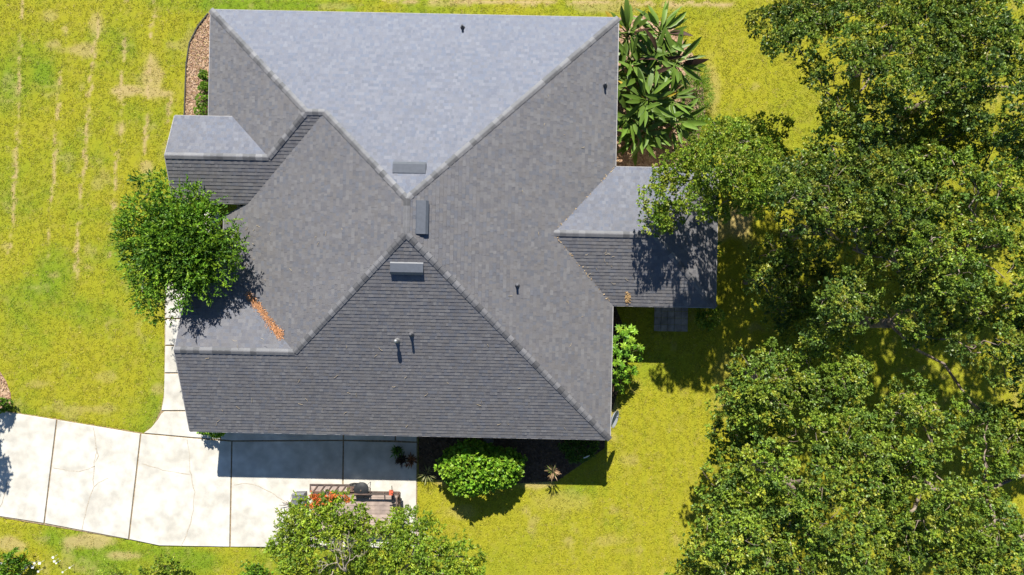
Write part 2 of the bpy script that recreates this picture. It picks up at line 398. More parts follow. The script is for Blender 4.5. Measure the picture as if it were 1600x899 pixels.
# ------------------------------------------------------------------ driveway
drive = MB()
drive.prism(DRIVE, -0.08, 0.012)
drv = drive.build("driveway", M['joint']); tag(drv, "pale concrete driveway and walkway", kind="structure")
def inset(poly, d):
    n = len(poly); a = sum(poly[i][0] * poly[(i + 1) % n][1] - poly[(i + 1) % n][0] * poly[i][1] for i in range(n))
    if a < 0: poly = poly[::-1]
    out = []
    for i in range(n):
        p0 = Vector(poly[i - 1]); p1 = Vector(poly[i]); p2 = Vector(poly[(i + 1) % n])
        d1 = (p1 - p0).normalized(); d2 = (p2 - p1).normalized()
        n1 = Vector((-d1.y, d1.x)); n2 = Vector((-d2.y, d2.x)); b = (n1 + n2)
        b = b / max(0.35, b.dot(n1))
        q = p1 + b * d; out.append((q.x, q.y))
    return out
SLABS = [
    [(-90, 627), (90, 655), (70, 818), (-90, 793)],
    [(90, 655), (221, 677), (202, 843), (70, 818)],
    [(221, 677), (245, 679), (300, 684), (363, 689), (360, 855), (250, 853), (202, 843)],
    [(363, 689), (537, 688), (535, 856), (360, 855)],
    [(537, 688), (652, 691), (651, 857), (535, 856)],
    [(345, 655), (537, 656), (537, 688), (363, 689), (345, 687)],
    [(537, 656), (618, 656), (618, 689), (537, 688)],
    [(618, 656), (652, 656), (652, 691), (618, 689)],
    [(257, 642), (345, 642), (345, 687), (300, 684), (245, 679), (224, 677), (236, 668), (246, 656), (252, 646)],
    [(257, 583), (345, 583), (345, 642), (252, 642), (256, 620)],
    [(258, 540), (345, 540), (345, 583), (257, 583)],
    [(258, 498), (345, 498), (345, 540), (258, 540)],
    [(258, 440), (345, 440), (345, 498), (258, 498)],
    [(258, 380), (345, 380), (345, 440), (258, 440)],
    [(258, 330), (345, 330), (345, 380), (258, 380)]]
for s in SLABS:
    q = inset(XY(s), 0.032); mb = MB(); n = len(q)
    q2 = inset(q, 0.012)
    mb.v = [(x, y, -0.02) for x, y in q] + [(x, y, 0.048) for x, y in q] + [(x, y, 0.056) for x, y in q2]
    mb.f = [[2 * n + i for i in range(n)]] + [[i, (i + 1) % n, n + (i + 1) % n, n + i] for i in range(n)] + [[n + i, n + (i + 1) % n, 2 * n + (i + 1) % n, 2 * n + i] for i in range(n)]
    mb.build("slab", M['concrete'], drv)
CRACKS = [
    [(147, 668), (151, 690), (153, 705), (148, 722), (147, 750), (148, 760), (139, 785), (134, 805), (129, 828)],
    [(149, 728), (140, 733), (124, 737), (108, 735), (85, 731)], [(148, 760), (158, 752), (170, 747)],
    [(294, 688), (297, 710), (298, 735), (302, 755), (305, 768), (303, 795), (299, 815), (292, 835), (284, 853)],
    [(222, 724), (240, 729), (262, 736), (298, 741)],
    [(366, 757), (385, 755), (400, 757), (415, 764), (430, 773), (446, 783), (456, 789)],
    [(12, 752), (10, 768), (5, 785), (-4, 800)], [(150, 700), (156, 712), (150, 722)]]
for ck in CRACKS:
    pts = []
    for (a, b), (c, d) in zip(ck[:-1], ck[1:]):
        for t in np.linspace(0, 1, 4)[:-1]: pts.append(P(a + (c - a) * t + random.uniform(-.7, .7), b + (d - b) * t + random.uniform(-.7, .7)))
    pts.append(P(*ck[-1])); mb = MB()
    L = []; R = []
    for i, p in enumerate(pts):
        t = (pts[min(i + 1, len(pts) - 1)] - pts[max(i - 1, 0)]).normalized(); s = Vector((-t.y, t.x, 0)) * random.uniform(0.008, 0.020)
        L.append(p + s + Vector((0, 0, .06))); R.append(p - s + Vector((0, 0, .06)))
    mb.add(L + R, [[i, i + 1, len(L) + i + 1, len(L) + i] for i in range(len(L) - 1)])
    mb.build("crack", M['crack'], drv)

# ------------------------------------------------------------------ house
PT = 5.0 / 12.0; HE = 2.4
house = empty("house", (0, 0, 0), ROT, "single storey house with large dark grey hipped shingle roof", "house")
Va = (-7.31, 6.57); NWr = (-8.01, 6.57); G = (-9.66, 4.92); P1 = (-3.87, 3.14); P2 = (-3.87, 1.86); BL = (-8.42, -2.69); WA = (1.6, 2.19); WB = (5.6, 2.19)
KW = (2.55 * PT) / 2.85; KE = (2.55 * PT) / 2.77
# name: polygon, z(u,v), downslope unit vector (plan), eave coordinate
PL = [
    ("N", [(-12.6, 11.16), (4.15, 11.16), P1, Va, NWr], lambda u, v: HE + (11.16 - v) * PT, (0, 1), 11.16, PT),
    ("E", [(4.15, 11.16), (4.15, 5.04), WA, (4.15, -.65), (4.15, -6.16), P2, P1], lambda u, v: HE + (4.15 - u) * PT, (1, 0), 4.15, PT),
    ("S", [(-13.11, -6.16), (4.15, -6.16), P2, BL, (-13.11, -2.69)], lambda u, v: HE + (v + 6.16) * PT, (0, -1), 6.16, PT),
    ("GN2", [(-13.11, -2.69), BL, (-11.89, .78), (-13.11, .78)], lambda u, v: HE + (.78 - v) * PT, (0, 1), .78, PT),
    ("W", [P1, P2, BL, (-11.89, .78), (-11.89, 2.68), (-10.69, 3.18), Va], lambda u, v: HE + (u + 11.89) * PT, (-1, 0), 11.89, PT),
    ("W1", [(-12.6, 11.16), NWr, G, (-11.4, 6.66), (-11.4, 6.2), (-12.6, 6.2)], lambda u, v: HE + (u + 12.6) * PT, (-1, 0), 12.6, PT),
    ("GN", [(-13.74, 6.66), (-11.4, 6.66), G, (-13.74, 4.92)], lambda u, v: HE + .5 + (6.66 - v) * PT, (0, 1), 6.66, PT),
    ("S1", [(-13.74, 3.18), (-10.69, 3.18), Va, NWr, G, (-13.74, 4.92)], lambda u, v: HE + .5 + (v - 3.18) * PT, (0, -1), -3.18, PT),
    ("WN", [(4.15, 5.04), (8.37, 5.04), WB, WA], lambda u, v: HE + (5.04 - v) * KW, (0, 1), 5.04, KW),
    ("WS", [(4.15, -.65), (8.37, -.65), WB, WA], lambda u, v: HE + (v + .65) * KW, (0, -1), .65, KW),
    ("WE", [(8.37, 5.04), (8.37, -.65), WB], lambda u, v: HE + (8.37 - u) * KE, (1, 0), 8.37, KE)]
ZF = {p[0]: p[2] for p in PL}
dk = MB()
for nm, poly, zf, dn, e, k in PL:
    dk.prism(poly, lambda u, v, zf=zf: zf(u, v) - 0.16, lambda u, v, zf=zf: zf(u, v) - 0.004)
roof = dk.build("roof", M['deck'], house)

def clip(poly, a, b, c):      # keep a*x+b*y<=c
    out = []; n = len(poly)
    for i in range(n):
        p = poly[i]; q = poly[(i + 1) % n]; dp = a * p[0] + b * p[1] - c; dq = a * q[0] + b * q[1] - c
        if dp <= 0: out.append(p)
        if dp * dq < 0:
            t = dp / (dp - dq); out.append((p[0] + (q[0] - p[0]) * t, p[1] + (q[1] - p[1]) * t))
    return out

def area(p): return 0.5 * sum(p[i][0] * p[(i + 1) % len(p)][1] - p[(i + 1) % len(p)][0] * p[i][1] for i in range(len(p)))

def convex_parts(poly):
    from mathutils.geometry import tessellate_polygon
    return [[poly[i] for i in t] for t in tessellate_polygon([[Vector((p[0], p[1], 0)) for p in poly]])]

EXPO = 0.1435
TONES = [(0.134, 0.129, 0.131), (0.144, 0.139, 0.140), (0.122, 0.119, 0.125), (0.138, 0.131, 0.129), (0.153, 0.149, 0.150), (0.123, 0.125, 0.137), (0.134, 0.131, 0.136)]
def shingles(nm, poly, zf, dn, e, k, rows_out):
    V = []; Fc = []; Cc = []
    ex = EXPO / math.sqrt(1 + k * k)
    parts = convex_parts(poly)
    tx, ty = -dn[1], dn[0]
    ss = [e - (p[0] * dn[0] + p[1] * dn[1]) for p in poly]; ts = [p[0] * tx + p[1] * ty for p in poly]
    r = 0; s0 = 0.0
    while s0 < max(ss) - 1e-4:
        s1 = s0 + ex
        band = []
        for q in parts:
            c = clip(q, dn[0], dn[1], e - s0)
            if len(c) >= 3: c = clip(c, -dn[0], -dn[1], -(e - s1))
            if len(c) >= 3 and abs(area(c)) > 1e-5: band.append(c)
        t = min(ts) - random.uniform(0, .3); tabs = []
        while t < max(ts):
            w = random.choice((0.08, 0.11, 0.14, 0.17, 0.21))
            tabs.append((t, t + w, random.choice((0.029, 0.034) if dn == (0, 1) else (0.014, 0.020) if dn == (0, -1) else (0.016, 0.026)), random.choice(TONES), random.uniform(.93, 1.07))); t += w
        for c0 in band:
            tt = [p[0] * tx + p[1] * ty for p in c0]; a0 = min(tt); a1 = max(tt)
            for t, t2, th, tone, j in tabs:
                if t2 <= a0 or t >= a1: continue
                c = clip(c0, -tx, -ty, -t)
                if len(c) >= 3: c = clip(c, tx, ty, t2)
                if len(c) < 3 or abs(area(c)) < 2e-5: continue
                if area(c) < 0: c = c[::-1]
                def hh(p): s = e - (p[0] * dn[0] + p[1] * dn[1]); return th * (1 - 0.85 * (s - s0) / ex) + 0.002
                b0 = len(V)
                for p in c: V.append((p[0], p[1], zf(p[0], p[1]) + hh(p)))
                Fc.append(list(range(b0, b0 + len(c)))); Cc.append([x * j for x in tone])
                low = [i for i, p in enumerate(c) if abs(e - (p[0] * dn[0] + p[1] * dn[1]) - s0) < 1e-6]
                if len(low) == 2:
                    p, q = c[low[0]], c[low[1]]
                    if (low[1] - low[0]) != 1: p, q = q, p
                    b1 = len(V); V.append((p[0], p[1], zf(*p) - 0.001)); V.append((q[0], q[1], zf(*q) - 0.001))
                    i0, i1 = (low[0], low[1]) if (low[1] - low[0]) == 1 else (low[1], low[0])
                    Fc.append([b0 + i1, b0 + i0, b1, b1 + 1]); Cc.append([x * j * 0.85 for x in tone])
        s0 = s1
    me = bpy.data.meshes.new("shingle_courses"); me.from_pydata(V, [], Fc)
    at = me.attributes.new("col", 'FLOAT_COLOR', 'FACE')
    at.data.foreach_set("color", np.array([[*c, 1.0] for c in Cc], dtype=np.float32).ravel()); me.update()
    o = link("shingle_courses", me, M['shingle'], roof); tag(o, kind="stuff")
for p in PL: shingles(*p, None)

# ridge and hip caps
def Z(nm, q): return Vector((q[0], q[1], ZF[nm](*q)))
RID = [((-12.6, 11.16), NWr, "N", "W1", "N"), (NWr, Va, "N", "S1", "N"), (Va, P1, "N", "W", "N"), ((4.15, 11.16), P1, "N", "E", "N"), (P1, P2, "E", "W", "E"),
       ((4.15, -6.16), P2, "E", "S", "E"), (P2, BL, "S", "W", "S"), ((-13.11, -2.69), BL, "S", "GN2", "S"), ((-13.74, 4.92), G, "GN", "S1", "GN"), (NWr, G, "W1", "S1", "W1"),
       (WA, WB, "WN", "WS", "WN"), (WB, (8.37, 5.04), "WN", "WE", "WN"), (WB, (8.37, -.65), "WS", "WE", "WS")]
def grad(nm):
    f = ZF[nm]; return Vector((f(1, 0) - f(0, 0), f(0, 1) - f(0, 0)))
for a, b, n1, n2, nz in RID:
    A = Z(nz, a); B = Z(nz, b)
    if A.z > B.z + 1e-4: A, B = B, A
    d = B - A; Ln = d.length; d.normalize(); ex = 0.25; n = max(1, int(round(Ln / ex))); ex = Ln / n
    dp = Vector((d.x, d.y)).normalized(); sp = Vector((-dp.y, dp.x))
    mid = Vector(((a[0] + b[0]) / 2, (a[1] + b[1]) / 2)); me = None
    sl = {}
    for s in (1, -1):
        q = mid + sp * s * 0.05
        best = n1 if ZF[n1](q.x, q.y) < ZF[n2](q.x, q.y) else n2
        sl[s] = grad(best)
    hw = 0.125
    def off(s, w): v2 = sp * s * w; g = sl[s]; return Vector((v2.x, v2.y, g.dot(v2)))
    mb = MB(); vv = []
    for t, h in ((0, 0.034), (ex * 1.02, 0.020)):
        c = d * t + Vector((0, 0, h + .006)); vv += [c + off(1, hw), c + off(1, .02) + Vector((0, 0, .004)), c + off(-1, .02) + Vector((0, 0, .004)), c + off(-1, hw)]
    lowv = [Vector(q) - Vector((0, 0, .024)) for q in vv[:4]]
    vv += lowv + [vv[4] - Vector((0, 0, .02)), vv[7] - Vector((0, 0, .02))]
    mb.add(vv, [(0, 1, 5, 4), (1, 2, 6, 5), (2, 3, 7, 6), (8, 9, 1, 0), (9, 10, 2, 1), (10, 11, 3, 2), (0, 4, 12, 8), (3, 11, 13, 7)])
    me = mb.mesh("ridge_cap"); me.materials.append(M['cap'])
    for i in range(n):
        o = link("ridge_cap", me, None, roof); o.location = A + d * (ex * i) + Vector((0, 0, random.uniform(0, .004)))

# drip edge / fascia boards, eave by eave
EAV = [((-12.6, 11.16), (4.15, 11.16), "N"), ((4.15, 11.16), (4.15, 5.04), "E"), ((4.15, -.65), (4.15, -6.16), "E"), ((4.15, -6.16), (-13.11, -6.16), "S"), ((-13.11, -6.16), (-13.11, -2.69), "S"), ((-13.11, -2.69), (-13.11, .78), "GN2"),
       ((-13.11, .78), (-11.89, .78), "GN2"), ((-11.89, .78), (-11.89, 2.68), "W"), ((-11.89, 2.68), (-10.69, 3.18), "W"), ((-12.6, 11.16), (-12.6, 6.2), "W1"), ((-13.74, 6.66), (-11.4, 6.66), "GN"), ((-13.74, 6.66), (-13.74, 4.92), "GN"),
       ((-13.74, 4.92), (-13.74, 3.18), "S1"), ((-13.74, 3.18), (-10.69, 3.18), "S1"), ((4.15, 5.04), (8.37, 5.04), "WN"), ((8.37, 5.04), (8.37, -.65), "WE"), ((8.37, -.65), (4.15, -.65), "WS")]
for a, b, nm in EAV:
    A = Z(nm, a); B = Z(nm, b); d = (B - A); pd = Vector((d.x, d.y, 0)).normalized(); s = Vector((-pd.y, pd.x, 0))
    poly = next(p[1] for p in PL if p[0] == nm); cen = Vector((sum(q[0] for q in poly) / len(poly), sum(q[1] for q in poly) / len(poly), 0))
    if (cen - Vector((A.x, A.y, 0))).dot(s) > 0: s = -s
    o1 = s * 0.003; o2 = s * 0.032; t0 = Vector((0, 0, -0.003)); t1 = Vector((0, 0, -0.20))
    mb = MB(); mb.add([A + o1 + t0, B + o1 + t0, B + o2 + t0, A + o2 + t0, A + o1 + t1, B + o1 + t1, B + o2 + t1, A + o2 + t1],
                      [(0, 1, 2, 3), (4, 7, 6, 5), (3, 2, 6, 7), (0, 4, 5, 1), (0, 3, 7, 4), (1, 5, 6, 2)])
    mb.build("fascia_board", M['drip'], roof)

# walls
WF = [(-12.1, 10.66), (3.65, 10.66), (3.65, 4.54), (7.87, 4.54), (7.87, -.15), (3.65, -.15), (3.65, -5.66), (-12.6, -5.66), (-12.6, .28), (-11.39, .28), (-11.39, 6.3), (-12.1, 6.3)]
for i in range(len(WF)):
    a = Vector(WF[i]); b = Vector(WF[(i + 1) % len(WF)]); d = (b - a).normalized(); s = Vector((d.y, -d.x)) * 0.15
    mb = MB(); mb.prism([tuple(a), tuple(b), tuple(b + s + d * -.0), tuple(a + s)], 0.0, 2.36); mb.build("wall", M['stucco'], house)
mb = MB(); mb.add([(-12.62, -5.64, 2.36), (-12.62, .26, 2.36), (-12.62, -2.69, 3.62), (-12.48, -5.64, 2.36), (-12.48, .26, 2.36), (-12.48, -2.69, 3.62)],
                  [(0, 2, 1), (3, 4, 5), (0, 3, 5, 2), (1, 2, 5, 4), (0, 1, 4, 3)]); mb.build("gable_wall", M['stucco'], house)
mb = MB(); mb.add([(-13.35, 3.5, 2.82), (-13.35, 6.34, 2.82), (-13.35, 4.92, 3.38), (-13.2, 3.5, 2.82), (-13.2, 6.34, 2.82), (-13.2, 4.92, 3.38)],
                  [(0, 2, 1), (3, 4, 5), (0, 3, 5, 2), (1, 2, 5, 4), (0, 1, 4, 3)]); mb.build("gable_wall", M['stucco'], house)
for v in (3.62, 6.2):
    mb = MB(); mb.box((-13.25, v, 1.4), (.3, .3, 2.78)); mb.box((-13.25, v, .1), (.4, .4, .2)); mb.box((-13.25, v, 2.70), (.4, .4, .1)); mb.build("porch_column", M['white'], house)
for x0 in (-11.6, -8.4):
    o = MB().box((x0 + 1.3, -5.68, 1.08), (2.6, .05, 2.1)).build("garage_door", M['white'], house)
    for r in range(4):
        for c in range(4):
            MB().box((x0 + .325 + c * .65, -5.715, .30 + r * .52), (.54, .02, .40)).build("door_panel", M['white'], o)
def window(c, w, h, axis):
    f = MB(); g = MB(); t = .07; dx = (1, 0) if axis == 'x' else (0, 1)
    for s in (-1, 1):
        if axis == 'x': f.box((c[0] + s * (w / 2), c[1], c[2]), (t, .08, h + t)); f.box((c[0], c[1], c[2] + s * h / 2), (w - t, .08, t))
        else: f.box((c[0], c[1] + s * (w / 2), c[2]), (.08, t, h + t)); f.box((c[0], c[1], c[2] + s * h / 2), (.08, w - t, t))
    o = f.build("window", M['white'], house)
    g.box(c, (w - t, .03, h - t) if axis == 'x' else (.03, w - t, h - t)).build("pane", M['glass'], o)
for x in (-9.5, -5.5, -1.5, 2.0): window((x, 10.70, 1.45), 1.4, 1.2, 'x')
window((0.8, -5.70, 1.45), 1.6, 1.2, 'x'); window((3.69, -3.2, 1.45), 1.4, 1.2, 'y'); window((3.69, 8.0, 1.45), 1.6, 1.2, 'y'); window((7.91, 2.2, 1.4), 1.8, 1.3, 'y')
window((-12.14, 9.0, 1.45), 1.4, 1.2, 'y'); window((-12.64, -2.7, 1.45), 1.6, 1.2, 'y')
o = MB().box((-11.43, 5.0, 1.05), (.06, 1.0, 2.1)).build("front_door", M['steel'], house); MB().box((-11.49, 5.38, 1.0), (.06, .04, .14)).build("handle", M['pipe'], o)
o = MB().box((5.6, -.19, 1.05), (.9, .06, 2.1)).build("side_door", M['white'], house); MB().box((5.28, -.25, 1.0), (.04, .06, .14)).build("handle", M['pipe'], o)

# roof vents (off-ridge) and pipes
def on_roof(nm, px, py):
    z = 4.0
    for _ in range(12):
        p = P(px, py, z); u = p.x * cr + p.y * sr; v = -p.x * sr + p.y * cr; z = ZF[nm](u, v)
    return Vector((u, v, z))
def ridge_vent(nm, px, py):
    c = on_roof(nm, px, py); g = grad(nm); up = Vector((g.x, g.y, g.length_squared)).normalized(); nn = Vector((-g.x, -g.y, 1)).normalized(); sd_ = up.cross(nn)
    # a long low box: sloped flashing apron above, hood that opens downslope
    prof = [(0.24, 0.012), (0.20, 0.05), (-0.10, 0.17), (-0.22, 0.13), (-0.22, 0.05), (-0.18, 0.05), (-0.18, 0.012)]
    mb = MB(); m = len(prof)
    for s in (-.61, .61): mb.v += [tuple(c + sd_ * s + up * a + nn * b) for a, b in prof]
    mb.f = [[i, (i + 1) % m, m + (i + 1) % m, m + i] for i in range(m)] + [list(range(m))[::-1], [m + i for i in range(m)]]
    o = mb.build("roof_vent", M['vent'], roof)
    fl = MB(); q = [c + sd_ * a + up * b + nn * .021 for a, b in ((-.7, -.3), (.7, -.3), (.7, .3), (-.7, .3))]
    return o
ridge_vent("N", 640, 264); ridge_vent("E", 659, 340); ridge_vent("S", 636, 419)
def pipe(nm, px, py, r, h, capd=False):
    c = on_roof(nm, px, py); mb = MB(); mb.tube([c - Vector((0, 0, .05)), c + Vector((0, 0, h))], r, 10)
    mb.lathe([(r * 2.4, .0), (r * 1.6, .09), (r * 1.05, .16)], 12, c)
    if capd: mb.lathe([(r * 1.1, h - .12), (r * 1.7, h - .12), (r * 1.7, h), (r * .6, h + .06), (0.001, h + .06)], 12, c)
    mb.build("vent_pipe", M['pipe'] if capd else M['lead'], roof, True)
pipe("N", 723, 44, .045, .30); pipe("E", 945, 134, .045, .30); pipe("E", 808, 446, .045, .30); pipe("S", 621, 532, .05, .42, True); pipe("S", 643, 522, .05, .38, False)

# leaf litter lying in the valleys and twigs on the slopes
def litter(name, label, pts, w, n, nm, pal, cat):
    a = np.array([[*p] for p in pts]); V = []; col = []
    for i in range(n):
        t = random.random() * (len(pts) - 1); k = int(t); t -= k
        u = pts[k][0] + (pts[k + 1][0] - pts[k][0]) * t + random.gauss(0, w); v = pts[k][1] + (pts[k + 1][1] - pts[k][1]) * t + random.gauss(0, w)
        z = max(ZF[q](u, v) for q in nm) + random.uniform(.02, .06)
        X, Y = H2W(u, v); th = random.uniform(0, 6.28); L = random.uniform(.02, .045); W = random.uniform(.008, .018)
        d = Vector((math.cos(th), math.sin(th), random.uniform(-.3, .3))) * L; s = Vector((-math.sin(th), math.cos(th), random.uniform(-.5, .5))) * W; c = Vector((X, Y, z))
        V += [c - d, c - s, c + d, c + s]; p = random.choice(pal); j = random.uniform(.7, 1.25); col.append([q * j for q in p])
    me = np_mesh(name, np.array([tuple(q) for q in V]), 4, np.array(col))
    tag(link(name, me, M['litter']), label, cat, kind="stuff")
ORG = [(0.50, 0.25, 0.12), (0.42, 0.2, 0.09), (0.58, 0.33, 0.18), (0.35, 0.16, 0.07)]
litter("leaf_litter", "orange brown dead leaves piled in the lower left roof valley", [(-10.62, -.48), (-10.1, -1.0), (-9.4, -1.72), (-9.0, -2.1)], .075, 1500, ("W", "GN2"), ORG, "leaf litter")
litter("leaf_litter", "small tuft of tan dead leaves at the right wing eave", [(4.72, -.15), (4.74, -.5)], .06, 160, ("WS",), [(0.5, 0.33, 0.16), (0.42, 0.27, 0.12)], "leaf litter")
litter("leaf_litter", "thin line of tan leaf bits along the right wing valley", [(1.7, 2.3), (2.6, 3.32), (4.1, 5.0)], .03, 34, ("WN", "E"), [(0.55, 0.4, 0.22), (0.4, 0.27, 0.14)], "leaf litter")
litter("leaf_litter", "scattered leaf bits along the wing's lower valley", [(1.7, 2.05), (2.6, 1.05), (4.1, -.6)], .03, 40, ("WS", "E"), [(0.55, 0.4, 0.22), (0.4, 0.27, 0.14)], "leaf litter")
mb = MB()
for i in range(80):
    nm = random.choice(("S", "S", "S", "E", "W", "WS"))
    u, v = {"S": (random.uniform(-12, 2.5), random.uniform(-6, -2.2)), "E": (random.uniform(0, 4), random.uniform(-3, 9)), "W": (random.uniform(-11, -6), random.uniform(0, 2.4)), "WS": (random.uniform(3, 4.6), random.uniform(.2, 1.6))}[nm]
    if nm == "S" and u > -3.87 and (4.15 - u) < (v + 6.16) + .3: continue
    if nm == "E" and v < -6.16 + (4.15 - u) + .3: continue
    z = ZF[nm](u, v) + .035; th = random.uniform(0, 6.28); L = random.uniform(.05, .2)
    X, Y = H2W(u, v); pts = []
    for t in (0, .5, 1):
        th += random.uniform(-.5, .5); du = math.cos(th) * L * t; dv = math.sin(th) * L * t
        xx, yy = H2W(u + du, v + dv); pts.append((xx, yy, ZF[nm](u + du, v + dv) + .035))
    mb.tube(pts, .007, 4)
tag(mb.build("fallen_twigs", M['twig']), "thin pale twigs scattered over the roof slopes", "twigs", kind="stuff")

# satellite dish half hidden below the right eave
dc = P(959, 655, 2.2); dsh = empty("satellite_dish", (dc.x - .06, dc.y, 0), 0, "grey satellite dish rim poking out past the lower right eave", "satellite dish")
mb = MB(); R3 = Matrix.Rotation(math.radians(62), 3, Vector((0.25, 1, 0)).normalized())
prof = [(0.001, 0.0), (.15, .02), (.28, .07), (.37, .13), (.385, .135), (.37, .115), (.28, .05), (.15, 0.0), (0.001, -.02)]
mb.lathe(prof, 24); mb.v = [tuple(R3 @ Vector(v) + Vector((0.02, 0, 2.05))) for v in mb.v]; mb.build("reflector", M['dish'], dsh, True)
MB().tube([(-.45, .05, 1.75), (-.2, .02, 1.8), (0, 0, 2.02)], .025, 8).build("mast", M['pipe'], dsh)
MB().tube([(0.0, 0, 1.8), (.3, 0.03, 1.85), (.36, .03, 2.1)], .015, 6).build("feed_arm", M['pipe'], dsh)

# ------------------------------------------------------------------ vegetation builders
def leaf_quads(O, D, L, W, up=0.7, fold=0.18):
    """diamond leaves from base points O along unit D"""
    n = len(O); N = nrm(np.array([0, 0, up]) + rng.normal(0, 0.55, (n, 3)))
    S = nrm(np.cross(D, N)); N = np.cross(S, D)
    L = L[:, None]; W = W[:, None]
    m = O + D * L * 0.48 + N * W * fold
    return np.stack([O, m - S * W / 2, O + D * L - N * W * 0.1, m + S * W / 2], 1)

def sprig_leaves(O, A, k, L, W, spread, along=0.0, up=0.7):
    """k leaves per sprig; leaves leave the point (or the shoot of length along) round the axis A"""
    n = len(O); O2 = np.repeat(O, k, 0); A2 = np.repeat(A, k, 0)
    if along > 0:
        t = np.tile((np.arange(k) + .5) / k, n)[:, None]; O2 = O2 + A2 * t * along
    D = nrm(A2 * (1 - spread * .5) + rng.normal(0, spread, (n * k, 3)))
    return leaf_quads(O2, D, rng.uniform(L * .7, L * 1.25, n * k), rng.uniform(W * .7, W * 1.25, n * k), up)

def sphere_pts(n, zmin=-0.2):
    z = rng.uniform(zmin, 1, n); a = rng.uniform(0, 2 * np.pi, n); r = np.sqrt(1 - z * z)
    return np.stack([r * np.cos(a), r * np.sin(a), z], -1)

def limbs(mb, base, top, lobes, r0, twig=0.02, wob=0.25, n=6):
    """trunk to top, then each lobe is joined to the nearest node nearer the trunk"""
    base = Vector(base); top = Vector(top)
    nodes = [top]; par = [-1]; L = sorted([Vector(l) for l in lobes], key=lambda q: (q - top).length); plen = [0.0]
    for q in L:
        best = min(range(len(nodes)), key=lambda i: (nodes[i] - q).length * 1.0 + plen[i] * 0.45)
        par.append(best); plen.append(plen[best] + (nodes[best] - q).length); nodes.append(q)
    cnt = [1] * len(nodes)
    for i in range(len(nodes) - 1, 0, -1): cnt[par[i]] += cnt[i]
    rr = [min(r0, twig * (c ** 0.48)) for c in cnt]
    for i in range(1, len(nodes)):
        a = nodes[par[i]]; b = nodes[i]; d = (b - a); pts = []; ra = rr[par[i]] * .85 if par[i] else min(r0 * .8, rr[i] * 1.5)
        for t in (0, .25, .5, .75, 1):
            p = a + d * t
            if 0 < t < 1: p = p + Vector((random.gauss(0, wob), random.gauss(0, wob), random.gauss(0, wob) * .6)) * min(1, d.length * .4) * .6
            pts.append(p)
        ra = min(ra, rr[i] * 1.8)
        mb.tube(pts, [ra + (rr[i] - ra) * t for t in (0, .25, .5, .75, 1)], n, False)
    mid = (base + top) / 2 + Vector((random.uniform(-.15, .15), random.uniform(-.15, .15), 0))
    mb.tube([base - Vector((0, 0, .1)), base + Vector((0, 0, .25)), mid, top], [r0 * 1.7, r0 * 1.2, r0, r0 * .9], 10)

def lobe_sample(poly, spacing, z_top, z_edge, rim, holes, zj=0.25, tries=5000, gap=0.37, bseed=1):
    xs = [p[0] for p in poly]; ys = [p[1] for p in poly]; out = []
    for _ in range(tries):
        x = random.uniform(min(xs), max(xs)); y = random.uniform(min(ys), max(ys))
        if not in_poly(np.array([x]), np.array([y]), poly)[0]: continue
        if any(math.hypot((x - h[0]), (y - h[1])) < h[2] for h in holes): continue
        d = float(seg_dist(np.array([x]), np.array([y]), poly, True)[0]) / 43.0
        z = z_edge + (z_top - z_edge) * math.sqrt(min(1, d / rim)); p = P(x, y, z)
        bn = float(fbm(np.array([p.x]), np.array([p.y]), 1.9, bseed, 2)[0])
        if gap and bn < gap: continue
        z += (bn - .55) * 3.2 + random.gauss(0, zj)
        p = P(x, y, z)
        if all((p.x - q.x) ** 2 + (p.y - q.y) ** 2 > spacing ** 2 for q in out): out.append(p)
    return out

PAL_OAK = 1.12 * np.array([(0.175, 0.265, 0.026), (0.215, 0.295, 0.03), (0.125, 0.205, 0.026), (0.235, 0.295, 0.03), (0.285, 0.305, 0.032), (0.10, 0.175, 0.03), (0.155, 0.235, 0.036)])
PAL_DEEP = 1.15 * np.array([(0.135, 0.21, 0.026), (0.165, 0.235, 0.028), (0.095, 0.16, 0.026), (0.195, 0.25, 0.03), (0.24, 0.26, 0.032), (0.08, 0.14, 0.03)])
PAL_SOFT = np.array([(0.19, 0.30, 0.025), (0.26, 0.35, 0.028), (0.14, 0.24, 0.025), (0.32, 0.37, 0.04)])
PAL_DARK = np.array([(0.085, 0.195, 0.012), (0.13, 0.25, 0.014), (0.06, 0.14, 0.014), (0.18, 0.29, 0.018)])
PAL_OLIVE = np.array([(0.20, 0.31, 0.024), (0.26, 0.36, 0.028), (0.15, 0.245, 0.024), (0.31, 0.38, 0.03)])

def colours(n_sprig, k, pal, tone_s, jit=.15):
    c = pal[rng.integers(0, len(pal), n_sprig)] * tone_s[:, None]
    return np.clip(np.repeat(c, k, 0) * rng.normal(1, jit, (n_sprig * k, 1)), .008, 1)

